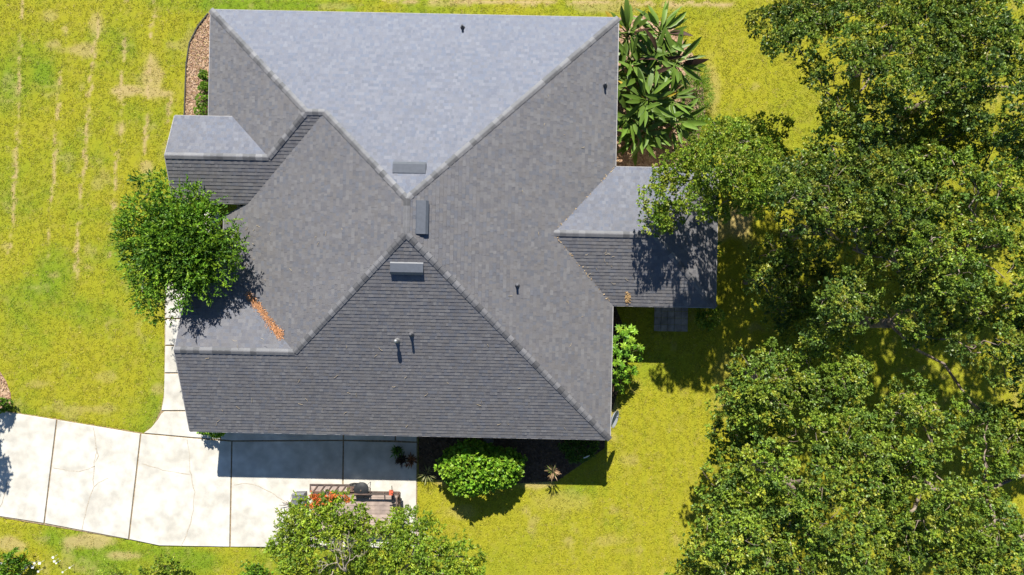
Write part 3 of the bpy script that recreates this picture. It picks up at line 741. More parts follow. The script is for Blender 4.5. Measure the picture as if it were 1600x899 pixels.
def tree(name, label, cat, base, top, lobes, rl, sprigs, k, L, W, spread, pal, lm, bm, r0, along=0.0, group=None, flat=.62, twig=.02, zmin=-.25, shoots=0, up=.7, clumps=22, csize=.2):
    root = empty(name, base, 0, label, cat, group); inv = np.array(base)
    mb = MB(); limbs(mb, (0, 0, 0), Vector(top) - Vector(base), [l - Vector(base) for l in lobes], r0, twig)
    VV = []; CC = []
    for l in lobes:
        r = rl * random.uniform(.7, 1.25); nc = max(4, int(clumps * (r / rl) ** 2))
        s = sphere_pts(nc, zmin); rad = r * rng.uniform(.72, 1.06, (nc, 1)) * (1 + .10 * rng.normal(0, 1, (nc, 1)))
        cc = np.array(l) + s * rad * np.array([1, 1, flat]) - inv
        ct = random.gauss(1, .08) * rng.normal(1, .13, nc); cp = rng.integers(0, len(pal), nc)
        m = sprigs; n = nc * m
        q = sphere_pts(n, -.35); cr_ = np.repeat(rng.uniform(.7, 1.3, nc) * csize, m)[:, None]
        O = np.repeat(cc, m, 0) + q * cr_ * rng.uniform(.45, 1.0, (n, 1)) * np.array([1, 1, .8])
        A = nrm(q * .75 + np.repeat(s, m, 0) * .35 + np.array([0, 0, .3]) + rng.normal(0, .25, (n, 3)))
        V = sprig_leaves(O, A, k, L, W, spread, along, up)
        base_c = np.where((rng.random(n) < .8)[:, None], pal[np.repeat(cp, m)], pal[rng.integers(0, len(pal), n)]) * np.repeat(ct, m)[:, None]
        VV.append(V.reshape(-1, 3)); CC.append(np.clip(np.repeat(base_c, k, 0) * rng.normal(1, .11, (n * k, 1)), .01, 1))
        for _ in range(shoots):
            a = Vector(random.gauss(0, .6) for _ in range(3)); a.z = abs(a.z) * .6 + .25; a.normalize()
            b = Vector(l) - Vector(base); e = a * r * random.uniform(.9, 1.25); e.z *= flat * 1.1
            mb.tube([b + e * .3, b + e * .7 + Vector((random.gauss(0, .05), random.gauss(0, .05), .03)), b + e], [.016, .011, .006], 4, False)
    mb.build("trunk", bm, root, True)
    me = np_mesh("crown", np.concatenate(VV), 4, np.concatenate(CC)); link("crown", me, lm, root)
    return root

# --- live oaks on the right
def oak(label, trunk_px, top_z, poly, holes, spacing, z_top, z_edge, rim, rl=.68, sprigs=10, seed=1, group="oaks on the right of the house", pal=PAL_OAK, k=7, L=.105, W=.06, r0=.22, shoots=2, name="live_oak", cat="tree", lm='leaf_oak', bm='bark', zmin=-.25, gap=.39):
    random.seed(seed)
    b = P(*trunk_px); lobes = lobe_sample(poly, spacing, z_top, z_edge, rim, holes, gap=gap, bseed=seed)
    return tree(name, label, cat, (b.x, b.y, 0), (b.x, b.y, top_z), lobes, rl, sprigs, k, L, W, .62, pal, M[lm], M[bm], r0, 0.0, group, shoots=shoots, zmin=zmin, clumps=22, twig=.013)

oak("oak at upper right whose crown spreads left over open lawn", (1335, 110), 3.6,
    [(1190, 65), (1205, 28), (1245, 8), (1290, 4), (1330, -25), (1500, -40), (1500, 150), (1490, 225), (1400, 225), (1345, 200), (1310, 178), (1290, 150), (1255, 120), (1215, 112)],
    [(1312, 30, 20), (1396, 118, 13), (1410, 60, 14), (1335, 60, 8)], .66, 7.6, 5.8, 1.8, seed=3, pal=PAL_DEEP, gap=.28)
oak("oak in the far upper right corner of the photo", (1410, 180), 3.6,
    [(1470, -40), (1720, -40), (1720, 250), (1600, 250), (1545, 215), (1480, 205)], [(1590, 45, 16), (1560, 120, 9), (1530, 75, 8)], .74, 7.8, 6.2, 1.5, seed=5, pal=PAL_DEEP)
oak("broad dark oak right of the roof wing with open limbs at its middle", (1230, 370), 3.4,
    [(1215, 265), (1250, 215), (1290, 205), (1330, 190), (1420, 215), (1455, 250), (1440, 330), (1440, 430), (1400, 470), (1350, 400), (1290, 372), (1245, 360), (1195, 340), (1190, 300)],
    [(1366, 308, 20), (1350, 345, 20), (1322, 232, 16), (1315, 365, 22)], .64, 7.4, 5.4, 1.6, seed=8, pal=PAL_DEEP)
oak("oak at the right edge halfway down the photo", (1400, 400), 3.8,
    [(1430, 225), (1560, 205), (1720, 230), (1720, 520), (1580, 520), (1530, 490), (1470, 460), (1435, 380)], [(1520, 330, 8), (1575, 470, 18)], .72, 7.8, 6.2, 1.6, seed=11)
oak("shaded oak with bare brown limb between two brighter crowns", (1330, 500), 3.0,
    [(1265, 460), (1330, 430), (1400, 425), (1480, 430), (1580, 490), (1720, 490), (1720, 680), (1560, 680), (1490, 630), (1470, 545), (1400, 505), (1350, 500), (1280, 505)],
    [(1390, 545, 34), (1365, 505, 12), (1585, 490, 16)], .74, 6.8, 5.2, 1.5, seed=14, pal=PAL_DEEP)
oak("compact rounded oak with bright leaf tips below the deep shade", (1175, 585), 2.8,
    [(1140, 620), (1150, 585), (1190, 560), (1240, 540), (1300, 535), (1330, 560), (1335, 610), (1325, 650), (1270, 650), (1210, 665), (1165, 660)],
    [(1232, 600, 6)], .60, 6.0, 4.4, 1.4, seed=17)
oak("wide sunlit oak filling the lower right with pale dead twigs", (1190, 725), 3.0,
    [(1078, 795), (1085, 740), (1130, 722), (1180, 720), (1210, 690), (1260, 665), (1340, 660), (1400, 690), (1400, 960), (1180, 960), (1110, 930), (1095, 860)],
    [(1352, 732, 20), (1275, 690, 8)], .66, 6.8, 4.6, 2.0, seed=20)
oak("oak in the far lower right corner of the photo", (1375, 725), 3.6,
    [(1345, 655), (1400, 610), (1470, 610), (1540, 650), (1720, 650), (1720, 980), (1400, 980), (1400, 700)], [(1520, 800, 22), (1455, 780, 8), (1580, 700, 12)], .70, 7.2, 5.6, 1.7, seed=23)
oak("light green fine leaved tree reaching over the right roof wing", (1130, 275), 3.2,
    [(1012, 320), (1030, 275), (1060, 245), (1100, 225), (1130, 200), (1160, 208), (1200, 192), (1222, 198), (1205, 235), (1215, 290), (1190, 315), (1130, 320), (1085, 340), (1045, 345), (1018, 345)],
    [(1090, 275, 7), (1072, 318, 6)], .52, 6.3, 5.2, 1.2, rl=.58, sprigs=10, seed=26, pal=PAL_SOFT, L=.095, W=.052, r0=.16, gap=0, name="broadleaf_tree", lm='leaf_soft', bm='pale_bark', group=None)
# small dark crowns seen at the feet of the oaks
oak("small dark understorey tree against the shade left of the lower oaks", (1152, 682), 1.6, [(1122, 710), (1120, 670), (1145, 655), (1190, 665), (1210, 690), (1190, 715), (1150, 720)], [], .6, 3.6, 2.8, 1.0, seed=29, r0=.1, gap=0, name="understorey_tree", group=None)
oak("low dark tree at the bottom edge beside the lower oak", (1088, 895), 1.6, [(1062, 905), (1075, 875), (1095, 870), (1112, 900), (1115, 960), (1060, 960)], [], .6, 3.8, 3.0, 1.0, seed=30, r0=.1, gap=0, name="understorey_tree", group=None)

oak("dark low tree in deep shade right of the paver pad", (1165, 440), 1.4, [(1185, 400), (1215, 385), (1255, 395), (1300, 430), (1325, 480), (1280, 520), (1225, 500), (1190, 450)], [(1240, 440, 8)], .6, 3.4, 2.6, 1.0, seed=31, sprigs=9, r0=.1, gap=0, pal=PAL_DEEP, name="understorey_tree", group=None)
# --- tree out of frame on the left whose shade falls on the driveway
random.seed(40)
tb = P(-40, 560)
tl = [Vector((tb.x + random.uniform(-1.6, 1.0), tb.y + random.uniform(-1.0, 1.2), random.uniform(3.1, 4.4))) for _ in range(20)]
tree("garden_tree", "small garden tree just past the left edge shading the driveway", "tree", (tb.x, tb.y, 0), (tb.x, tb.y, 2.2), tl, .6, 9, 6, .13, .07, .6, PAL_SOFT, M['leaf_soft'], M['bark'], .1)

# --- dense front tree beside the walkway
random.seed(44)
fc = P(282, 380, 4.2); lobes = [Vector((fc.x + random.gauss(.1, .8), fc.y + random.gauss(-.2, .9), 4.15 + random.gauss(0, .22))) for _ in range(30)]
for s in sphere_pts(60, .0):
    p = Vector((fc.x + s[0] * 1.2, fc.y + s[1] * 1.4, 3.4 + s[2] * 1.2)); lobes.append(p)
for a, b, z in [(215, 320, 4.2), (205, 360, 4.1), (230, 290, 4.2), (265, 285, 4.3), (300, 310, 4.3), (330, 325, 4.2), (350, 370, 4.2), (360, 420, 4.1), (330, 450, 4.2), (300, 455, 4.2), (260, 450, 4.1), (250, 470, 3.7), (225, 425, 4.0), (370, 400, 4.1), (200, 370, 4.4), (208, 398, 4.3), (205, 345, 4.4), (214, 418, 4.2), (245, 485, 3.6), (235, 455, 3.8)]:
    lobes.append(P(a + (282 - a) * .06, b + (380 - b) * .05, z - .25))
ft = tree("front_tree", "dense dark green tree with long shoots beside the front walkway", "tree", (fc.x - .1, fc.y, 0), (fc.x - .1, fc.y, 2.6), lobes, .48, 5, 8, .125, .055, .42, PAL_DARK, M['leaf_gloss'], M['bark'], .14, along=.30, flat=.75, zmin=-.2, twig=.018, clumps=13, csize=.13)
O = []; A = []
for s in sphere_pts(110, 0.02):
    O.append((fc.x + s[0] * 1.75, fc.y + s[1] * 1.9, 3.65 + s[2] * 1.3)); A.append(nrm(np.array([s[0], s[1], s[2] * .5 + .12]) + rng.normal(0, .4, 3)))
O = np.array(O) - np.array([fc.x - .1, fc.y, 0]); A = np.array(A)
V = sprig_leaves(O, A, 20, .12, .05, .36, .75)
link("long_shoots", np_mesh("long_shoots", V.reshape(-1, 3), 4, colours(len(O), 20, PAL_DARK, rng.normal(1.15, .1, len(O)))), M['leaf_gloss'], ft)

# --- flowering trees at the bottom beside the trailer
random.seed(50)
def lobes_px(lst, dy): return [P(a + random.uniform(-4, 4), b + dy + random.uniform(-4, 4), z + random.uniform(-.2, .2)) for a, b, z in lst]
l1 = lobes_px([(520, 775, 3.7), (545, 785, 3.9), (500, 795, 4.0), (475, 810, 3.8), (450, 825, 3.5), (440, 845, 3.4), (470, 845, 4.0), (500, 825, 4.2), (530, 810, 4.2), (560, 805, 3.7), (460, 870, 3.7), (485, 880, 4.0), (510, 895, 4.1), (540, 900, 4.0), (455, 800, 3.3), (575, 825, 3.8), (480, 905, 3.7), (515, 925, 3.9), (550, 935, 3.8), (490, 775, 3.4), (560, 850, 3.6)], 17)
b1 = P(555, 800)
t1 = tree("flowering_tree", "olive green tree with orange blossoms in front of the trailer", "tree", (b1.x, b1.y, 0), (b1.x - .3, b1.y - .8, 2.2), l1, .56, 8, 7, .125, .055, .5, PAL_OLIVE, M['leaf_soft'], M['pale_bark'], .11, along=.16, shoots=1, twig=.02, clumps=17, csize=.17)
O = []
for (a, b, n) in [(492, 778, 46), (488, 788, 26), (517, 777, 30), (541, 778, 14), (500, 785, 10)]:
    for _ in range(n): p = P(a + random.gauss(0, 4), b + random.gauss(0, 3.5), 4.25 + random.uniform(0, .15)); O.append((p.x - b1.x, p.y - b1.y, p.z))
O = np.array(O); A = nrm(rng.normal(0, .5, (len(O), 3)) + np.array([0, 0, 1.0])); V = sprig_leaves(O, A, 5, .075, .045, .7)
link("orange_blossoms", np_mesh("orange_blossoms", V.reshape(-1, 3), 4, colours(len(O), 5, np.array([(0.62, 0.13, 0.03), (0.7, 0.2, 0.05), (0.55, 0.17, 0.04)]), np.ones(len(O)))), M['leaf_soft'], t1)
l2 = lobes_px([(630, 815, 3.4), (655, 815, 3.5), (680, 830, 3.4), (610, 830, 3.6), (640, 840, 3.9), (670, 855, 3.9), (700, 850, 3.4), (600, 860, 3.8), (630, 870, 4.0), (665, 885, 3.9), (695, 880, 3.5), (715, 875, 3.2), (735, 890, 3.0), (745, 905, 2.9), (590, 890, 3.8), (620, 905, 3.9), (660, 920, 3.8), (700, 915, 3.4), (725, 860, 2.9), (580, 860, 3.6), (640, 800, 3.0), (600, 930, 3.7), (640, 950, 3.6)], 14)
b2 = P(655, 815)
tree("garden_tree", "round green tree right of the orange blossomed one, by the driveway corner", "tree", (b2.x, b2.y, 0), (b2.x, b2.y - .8, 2.1), l2, .58, 8, 7, .125, .055, .5, PAL_OLIVE, M['leaf_soft'], M['pale_bark'], .11, along=.16, shoots=1, twig=.02, clumps=17, csize=.17)
# bare grey branch between them
mb = MB(); db = P(560, 862, 3.3)
def fork(p, d, L, r, dep):
    e = p + d * L; m = p + d * L * .5 + Vector((random.gauss(0, .05), random.gauss(0, .05), random.gauss(0, .05)))
    mb.tube([p, m, e], [r, r * .85, r * .65], 5, False)
    if dep > 0:
        for _ in range(random.choice((2, 3))):
            nd = (d + Vector((random.gauss(0, .42), random.gauss(0, .42), random.gauss(0, .25)))).normalized(); fork(e, nd, L * random.uniform(.6, .85), r * .62, dep - 1)
rootp = P(556, 830); rv = Vector((rootp.x, rootp.y, 0))
mb.tube([(0, 0, 0), (-.05, -.4, 1.6), Vector(P(540, 893, 4.5)) - rv], [.06, .05, .04], 7)
for q in ((-.1, .85, .35), (-.45, .75, .4), (.3, .8, .3)): fork(Vector(P(540, 893, 4.5)) - rv, Vector(q).normalized(), .55, .03, 3)
dt = empty("dead_tree", rv, 0, "leafless grey branches sticking up between the two bottom trees", "dead branches"); mb.build("branches", M['pale_bark'], dt, True)

# --- dome shrub and other shrubs
def shrub(name, label, px, py, z, rx, ry, rz, n, k, L, W, spread, pal, lm='leaf_gloss', cat="shrub", along=0.0, group=None, rough=.12, up=.7, zmin=-.1):
    c = P(px, py, z); root = empty(name, (c.x, c.y, 0), 0, label, cat, group)
    s = sphere_pts(n, zmin); a = np.arctan2(s[:, 1], s[:, 0])
    wob = 1 + rough * np.sin(a * 3 + px) + rough * .7 * np.sin(a * 5 + py) + rng.normal(0, rough * .4, n)
    O = s * (rng.uniform(.8, 1.0, n) * wob)[:, None] * np.array([rx, ry, rz]) + np.array([0, 0, max(z - rz * .35, .05)])
    O[:, 2] = np.maximum(O[:, 2], .05)
    A = nrm(s + np.array([0, 0, .3]) + rng.normal(0, .3, (n, 3)))
    V = sprig_leaves(O, A, k, L, W, spread, along, up)
    tone = rng.normal(1, .12, n) * (1 + .25 * (vnoise(O[:, 0] + px, O[:, 1] + py, rx * .6, 3) - .5))
    link("foliage", np_mesh("foliage", V.reshape(-1, 3), 4, colours(n, k, pal, tone)), M[lm], root)
    mb = MB()
    for i in range(7):
        th = i * .9; mb.tube([(0, 0, 0), (math.cos(th) * rx * .3, math.sin(th) * ry * .3, z * .5), (math.cos(th) * rx * .6, math.sin(th) * ry * .6, z * .9)], [.03, .02, .012], 5)
    mb.build("stem", M['stem'], root)
    return root
PAL_BRIGHT = np.array([(0.15, 0.31, 0.018), (0.20, 0.36, 0.022), (0.11, 0.25, 0.016), (0.25, 0.38, 0.03)])
shrub("dome_shrub", "large clipped dome shrub with round bright leaves below the eave", 749, 734, 1.15, 1.82, 1.08, 1.05, 1700, 4, .15, .125, .6, PAL_BRIGHT, rough=.085, zmin=-.25)
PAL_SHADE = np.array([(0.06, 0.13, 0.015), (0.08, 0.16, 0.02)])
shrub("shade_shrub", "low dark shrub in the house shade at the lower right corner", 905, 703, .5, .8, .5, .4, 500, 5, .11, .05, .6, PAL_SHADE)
shrub("corner_shrub", "little yellow green shrub tucked under the lower left eave", 331, 668, .6, .62, .42, .5, 420, 5, .10, .06, .6, PAL_BRIGHT * 1.25)
for (a, b, r, lb) in [(317, 117, .20, "topmost little boxwood in the left mulch bed"), (318, 136, .22, "second little boxwood down in the left mulch bed"), (315, 157, .30, "rounder third boxwood down in the left mulch bed"), (314, 177, .32, "lowest boxwood in the left bed, beside the porch roof")]:
    shrub("boxwood", lb, a, b, .35, r, r * 1.1, r, 190, 6, .055, .03, .7, PAL_BRIGHT * .9, group="boxwoods in the left mulch bed")
shrub("edge_shrub", "small shrub in the mulch bed at the left photo edge", 0, 634, .5, .36, .3, .4, 260, 6, .08, .045, .6, PAL_DARK)
shrub("flowering_shrub", "dark leafy shrub in the bottom left corner", 12, 882, .6, .75, .6, .5, 330, 6, .12, .055, .6, PAL_DARK, rough=.35)
shrub("low_shrub", "wispy green shrub on the bottom lawn, left of two", 178, 902, .4, .55, .35, .35, 170, 6, .13, .03, .5, PAL_SOFT, along=.2, rough=.4)
shrub("low_shrub", "leafy green shrub on the bottom lawn below the driveway bend", 255, 892, .5, .95, .45, .3, 260, 6, .13, .05, .6, PAL_SOFT * .8, rough=.4)
shrub("low_shrub", "darker small shrub on the bottom lawn near the flowering tree", 398, 895, .5, .5, .35, .35, 170, 6, .13, .045, .6, PAL_DARK * 1.1, rough=.4)
shrub("fern_clump", "feathery foxtail fern clump right of the banana plants, upper one", 1088, 148, .5, .55, .75, .45, 900, 5, .10, .014, .35, PAL_BRIGHT * .95, along=.28, lm='leaf_soft', cat="fern")
shrub("fern_clump", "feathery foxtail fern clump near the overhanging tree, lower one", 1088, 205, .5, .60, .65, .45, 850, 5, .10, .014, .35, PAL_BRIGHT, along=.28, lm='leaf_soft', cat="fern")
shrub("fern_clump", "small fern tuft beside the topmost banana plants at the lawn edge", 1092, 120, .4, .32, .35, .35, 320, 5, .09, .014, .35, PAL_BRIGHT, along=.25, lm='leaf_soft', cat="fern")
shrub("wing_shrub", "sunlit yellow leaved plant at the wing's lower right corner", 1108, 492, .9, .55, .6, .6, 220, 5, .16, .08, .6, PAL_SOFT)

# umbrella-leaved shrub on the right wall: whorls of leaflets
def whorl_shrub(name, label, whorls, L, W, n, pal, zmin=1.0, cat="shrub"):
    c = P(*whorls[0][:2]); root = empty(name, (c.x, c.y, 0), 0, label, cat); VV = []; mb = MB(); cols = []
    for (a, b, z) in whorls:
        p = P(a, b, z) - Vector((c.x, c.y, 0)); mb.tube([(p.x * .3, p.y * .3, 0), (p.x * .7, p.y * .7, p.z * .6), tuple(p)], [.02, .015, .008], 5)
        th = np.arange(n) / n * 2 * np.pi + random.random(); D = nrm(np.stack([np.cos(th), np.sin(th), np.full(n, -.15)], -1) + rng.normal(0, .12, (n, 3)))
        V = leaf_quads(np.repeat(np.array([tuple(p)]), n, 0), D, np.full(n, L) * rng.uniform(.8, 1.2, n), np.full(n, W), 1.6); VV.append(V.reshape(-1, 3)); cols.append(colours(1, n, pal, np.array([random.uniform(.85, 1.2)])))
    mb.build("stem", M['stem'], root); link("foliage", np_mesh("foliage", np.concatenate(VV), 4, np.concatenate(cols)), M['leaf_gloss'], root); return root
random.seed(60)
wl_ = [(968, 560, 1.2), (968, 515, 2.1), (978, 520, 2.0), (992, 518, 2.1), (985, 530, 2.2), (963, 528, 2.0), (975, 540, 2.2), (985, 540, 2.1), (1000, 541, 1.9), (962, 545, 2.2), (968, 552, 2.1), (980, 553, 1.9), (988, 560, 1.8), (965, 565, 2.1), (972, 572, 1.9), (983, 575, 1.5), (962, 580, 1.8), (970, 588, 1.4), (980, 595, 1.1), (963, 598, 1.3), (970, 605, .9), (990, 582, 1.1)]
wl2 = []
for a, b, z in wl_: wl2 += [(a, b, z)] + [(a + random.gauss(0, 5), b + random.gauss(0, 5), z - random.uniform(.1, .5)) for _ in range(2)]
whorl_shrub("umbrella_shrub", "bright green shrub with star shaped leaf whorls on the right wall", wl2, .19, .075, 8, PAL_BRIGHT)
# croton-like plant with pale pinkish straps
def strap_plant(name, label, px, py, n, L, W, pal, z0=.25, cat="plant", el=(.1, .9), lm='leaf_soft'):
    c = P(px, py); root = empty(name, (c.x, c.y, 0), 0, label, cat); th = rng.uniform(0, 6.28, n); e = rng.uniform(el[0], el[1], n)
    D = np.stack([np.cos(th) * np.cos(e), np.sin(th) * np.cos(e), np.sin(e)], -1); O = np.zeros((n, 3)); O[:, 2] = z0 + rng.uniform(0, .3, n)
    O += D * rng.uniform(0, .15, (n, 1))
    V = leaf_quads(O, D, rng.uniform(L * .6, L * 1.2, n), rng.uniform(W * .7, W * 1.2, n), 1.2)
    link("leaves", np_mesh("leaves", V.reshape(-1, 3), 4, colours(n, 1, pal, np.ones(n))), M[lm], root)
    MB().tube([(0, 0, 0), (0.02, 0, z0 + .3)], [.03, .02], 6).build("stem", M['stem'], root); return root
strap_plant("strap_plant", "small plant with pinkish tan strap leaves at the shadow edge", 862, 728, 46, .36, .05, np.array([(0.42, 0.27, 0.16), (0.36, 0.24, 0.12), (0.16, 0.22, 0.05), (0.5, 0.34, 0.2)]), .7)
strap_plant("cycad", "dark spiky palm like plant on the right wing's outer wall", 1098, 392, 60, .75, .07, PAL_DARK * 1.3, .5)
strap_plant("grass_tuft", "wispy tuft of long grass between driveway and dome shrub", 668, 738, 60, .4, .02, np.array([(0.14, 0.17, 0.05), (0.3, 0.3, 0.12)]), .02)
o = MB().tube([P(912, 716, .7), P(917, 714, .75), P(921, 712, .78)], [.02, .03, .012], 6).build("pale_stake", M['white']); tag(o, "short white stake tip among the shaded shrub leaves", "stake")
MB().tube([P(916, 714, 0), P(916, 714, .72)], .012, 6).build("stem", M['white'], o)

# white blossoms on the bottom left
mb = MB()
wf = empty("white_flowers", P(55, 884), 0, "cluster of small white flowers on the bottom left lawn", "flowers")
for (a, b) in [(83, 871), (85, 877), (88, 880), (62, 880), (54, 880), (51, 886), (44, 882), (41, 887), (36, 890), (32, 897), (98, 894), (109, 887), (11, 888), (60, 893), (2, 880)]:
    p = P(a, b, .3) - P(55, 884); r = random.uniform(.035, .06)
    f = MB()
    for i in range(6):
        th = i * math.pi / 3; f.add([p, p + Vector((math.cos(th - .4) * r, math.sin(th - .4) * r, .012)), p + Vector((math.cos(th) * r * 1.35, math.sin(th) * r * 1.35, .02)), p + Vector((math.cos(th + .4) * r, math.sin(th + .4) * r, .012))], [(0, 1, 2, 3)])
    f.tube([p - Vector((0, 0, .3)), p], .006, 4); f.build("flower", M['white'], wf)

# --- banana plants: every leaf is its own part
def banana_leaf(L, W, droop, fold, tear):
    mb = MB(); n = 9; vs = []
    for i in range(n + 1):
        t = i / n; w = W * (math.sin(math.pi * min(1, t * 1.02) ** .8) ** .62 if 0 < t < 1 else .02) * .5
        x = L * t; z = -droop * t * t * L
        for s in (-1, 0, 1):
            ww = w * (1 + random.uniform(-.12, .12) * tear); vs.append((x, s * ww, z + abs(s) * ww * fold))
    fs = []
    for i in range(n):
        for j in (0, 1): a = i * 3 + j; fs.append((a, a + 1, a + 4, a + 3))
    mb.add(vs, fs); mb.tube([(-.35, 0, -.02), (0, 0, .0), (L * .5, 0, -droop * .25 * L - .012), (L * .95, 0, -droop * .9 * L - .008)], [.026, .022, .012, .004], 5)
    return mb
random.seed(71)
BM = {}
for key, mt in (('g', 'banana'), ('r', 'banana_red'), ('y', 'banana_yellow')):
    BM[key] = []
    for i in range(5):
        me = banana_leaf(random.uniform(.8, 1.2), random.uniform(.15, .26), random.uniform(.02, .4), random.uniform(-.3, .75), 1.0).mesh("leaf", True); me.materials.append(M[mt]); BM[key].append(me)
def banana(label, px, py, h, n, red=0, yel=0):
    c = P(px, py, h); root = empty("banana_plant", (c.x, c.y, 0), 0, label, "banana plant", "banana plants beside the roof corner")
    MB().tube([(0, 0, 0), (.03, .02, h * .5), (0, 0, h)], [.09, .075, .05], 8).build("stem", M['stem'], root)
    n += 12; kinds = ['r'] * red + ['y'] * yel + ['g'] * (n - red - yel)
    for i, kd in enumerate(kinds):
        o = link("leaf", random.choice(BM[kd]), None, root); az = i * 2.399 + random.uniform(-.3, .3); el = random.uniform(-.1, .75) if kd != 'r' else random.uniform(.4, 1.0)
        o.rotation_euler = (random.uniform(-.7, .7), -el, az); d = Vector((math.cos(az) * math.cos(el), math.sin(az) * math.cos(el), math.sin(el)))
        o.location = Vector((0, 0, h - (random.uniform(0, .35) if i < n - 10 else random.uniform(.5, 1.1)))) + d * .33; s = random.uniform(.85, 1.25); o.scale = (s, s, s)
    return root
for a in [("banana plant nearest the roof's upper right corner", 983, 50, 2.1, 14, 1, 1), ("banana plant at the top right of the clump, by open lawn", 1034, 50, 2.0, 14, 1, 0), ("banana plant against the wall below the topmost one", 988, 92, 1.9, 14, 1, 0),
          ("banana plant in the clump's middle, over dark red leaves", 1028, 90, 1.9, 13, 2, 0), ("banana plant with yellow heart at the lawn side", 1058, 95, 2.0, 14, 1, 1), ("banana plant with bright yellow centre in the lower clump", 1012, 155, 2.1, 16, 0, 2),
          ("banana plant on the right of the lower clump, by the ferns", 1046, 152, 1.9, 14, 0, 0), ("banana plant with broad leaves over bare mulch at the bottom", 1022, 190, 1.7, 13, 0, 0), ("banana plant pressed to the wall in the lower clump", 985, 180, 1.7, 13, 0, 0), ("short banana plant lowest in the clump, beside bare mulch", 1000, 208, 1.3, 9, 0, 0), ("banana plant between the upper and lower parts of the clump", 1005, 120, 1.7, 12, 1, 0), ("short banana plant at the clump's lower right by the fern", 1058, 188, 1.4, 10, 0, 0)]: banana(*a)

# ------------------------------------------------------------------ things on the driveway
# utility trailer
tx0 = P(490, 0, .5).x; tx1 = P(624, 0, .5).x; ty1 = P(0, 768, .5).y; ty0 = ty1 - 1.75; TB = .55
tr = empty("utility_trailer", ((tx0 + tx1) / 2, (ty0 + ty1) / 2, 0), -.012, "brown steel utility trailer with weathered plank bed under the tree", "trailer")
hx = (tx1 - tx0) / 2; hy = (ty1 - ty0) / 2
nP = 9
for i in range(nP):
    y = -hy + .06 + (i + .5) * (2 * hy - .12) / nP
    MB().box((0, y, TB), (2 * hx - .1, (2 * hy - .12) / nP - .014, .045)).build("plank", M['plank'], tr)
fr = MB()
for s in (-1, 1): fr.box((0, s * (hy - .03), TB - .06), (2 * hx, .06, .10)); fr.box((s * (hx - .03), 0, TB - .061), (.06, 2 * hy - .12, .10))
for q in (-.6, 0, .6): fr.box((q, 0, TB - .062), (.05, 2 * hy - .12, .07))
fr.build("frame", M['steel'], tr)
for s in (-1, 1):
    MB().box((0, s * hy, TB + .36), (2 * hx, .05, .05)).build("top_rail", M['steel'], tr)
    MB().box((0, s * hy, TB + .04), (2 * hx, .045, .05)).build("lower_rail", M['steel'], tr)
    for q in np.linspace(-hx + .03, hx - .03, 7): MB().box((q, s * hy, TB + .19), (.045, .046, .30)).build("post", M['steel'], tr)
    w = MB(); w.lathe([(.14, -.09), (.30, -.09), (.33, -.05), (.33, .05), (.30, .09), (.14, .09)], 22); Rw = Matrix.Rotation(math.pi / 2, 3, 'X'); w.v = [tuple(Rw @ Vector(v) + Vector((-.1, s * (hy + .16), .33))) for v in w.v]
    wo = w.build("wheel", M['rubber'], tr, True); r_ = MB(); r_.lathe([(.001, .05), (.08, .05), (.14, .02), (.14, -.05), (.001, -.05)], 16); r_.v = [tuple(Rw @ Vector(v) + Vector((-.1, s * (hy + .16), .33))) for v in r_.v]; r_.build("rim", M['pipe'], wo)
    fd = MB()
    for i in range(8):
        a0 = math.pi * i / 8; a1 = math.pi * (i + 1) / 8; q0 = (math.cos(a0) * .42 - .1, math.sin(a0) * .40 + .33); q1 = (math.cos(a1) * .42 - .1, math.sin(a1) * .40 + .33)
        y0 = s * (hy + .035); y1 = s * (hy + .28); fd.add([(q0[0], y0, q0[1]), (q1[0], y0, q1[1]), (q1[0], y1, q1[1]), (q0[0], y1, q0[1])], [(0, 1, 2, 3)])
    fd.build("fender", M['steel'], tr)
tg = MB()
for z in (.02, .45, .9): tg.box((hx + .03, 0, TB + z), (.05, 2 * hy, .06))
for q in np.linspace(-hy + .03, hy - .03, 6): tg.box((hx + .031, q, TB + .46), (.045, .05, .84))
tg.build("tailgate", M['steel'], tr)
# slatted ramp folded up along the left of the trailer's upper rail
rp = empty("ramp_rack", P(521, 757, 0), -.01, "slatted brown steel ramp lying along the trailer's upper left rail", "ramp"); f = MB()
f.box((0, .16, .62), (1.75, .05, .05)); f.box((0, -.16, .62), (1.75, .05, .05)); f.box((-.85, 0, .62), (.05, .27, .05)); f.box((.85, 0, .62), (.05, .27, .05)); f.box((-.8, 0, .31), (.05, .05, .58)); f.box((.8, 0, .31), (.05, .05, .58))
f.build("frame", M['steel'], rp)
for q in np.linspace(-.62, .62, 5): MB().bar((q - .1, -.135, .622), (q + .1, .135, .622), .05, .035).build("slat", M['steel'], rp)
MB().box((0, 0, .595), (1.64, .26, .012)).build("mesh_panel", M['plank'], rp)
# black kettle
kp = P(571, 757, 0); kt = empty("kettle_barbecue", (kp.x, kp.y, 0), 0, "round black kettle with two side handles by the trailer rail", "barbecue"); kt.scale = (.85, .85, .85)
MB().lathe([(.001, .55), (.14, .56), (.26, .66), (.34, .80), (.37, .95), (.375, .97)], 26).build("bowl", M['black'], kt, True)
MB().lathe([(.385, .96), (.39, .985), (.37, 1.0), (.30, 1.05), (.18, 1.09), (.001, 1.10)], 26).build("lid", M['black'], kt, True)
for s in (-1, 1): MB().tube([(s * .36, -.10, .93), (s * .46, -.09, .95), (s * .46, .09, .95), (s * .36, .10, .93)], .02, 6).build("handle", M['steel'], kt)
for i in range(3):
    th = i * 2.09 + .5; MB().tube([(math.cos(th) * .2, math.sin(th) * .2, .62), (math.cos(th) * .34, math.sin(th) * .34, 0)], .016, 6).build("leg", M['pipe'], kt)
MB().lathe([(.001, 1.15), (.03, 1.15), (.04, 1.09)], 10).build("knob", M['steel'], kt)
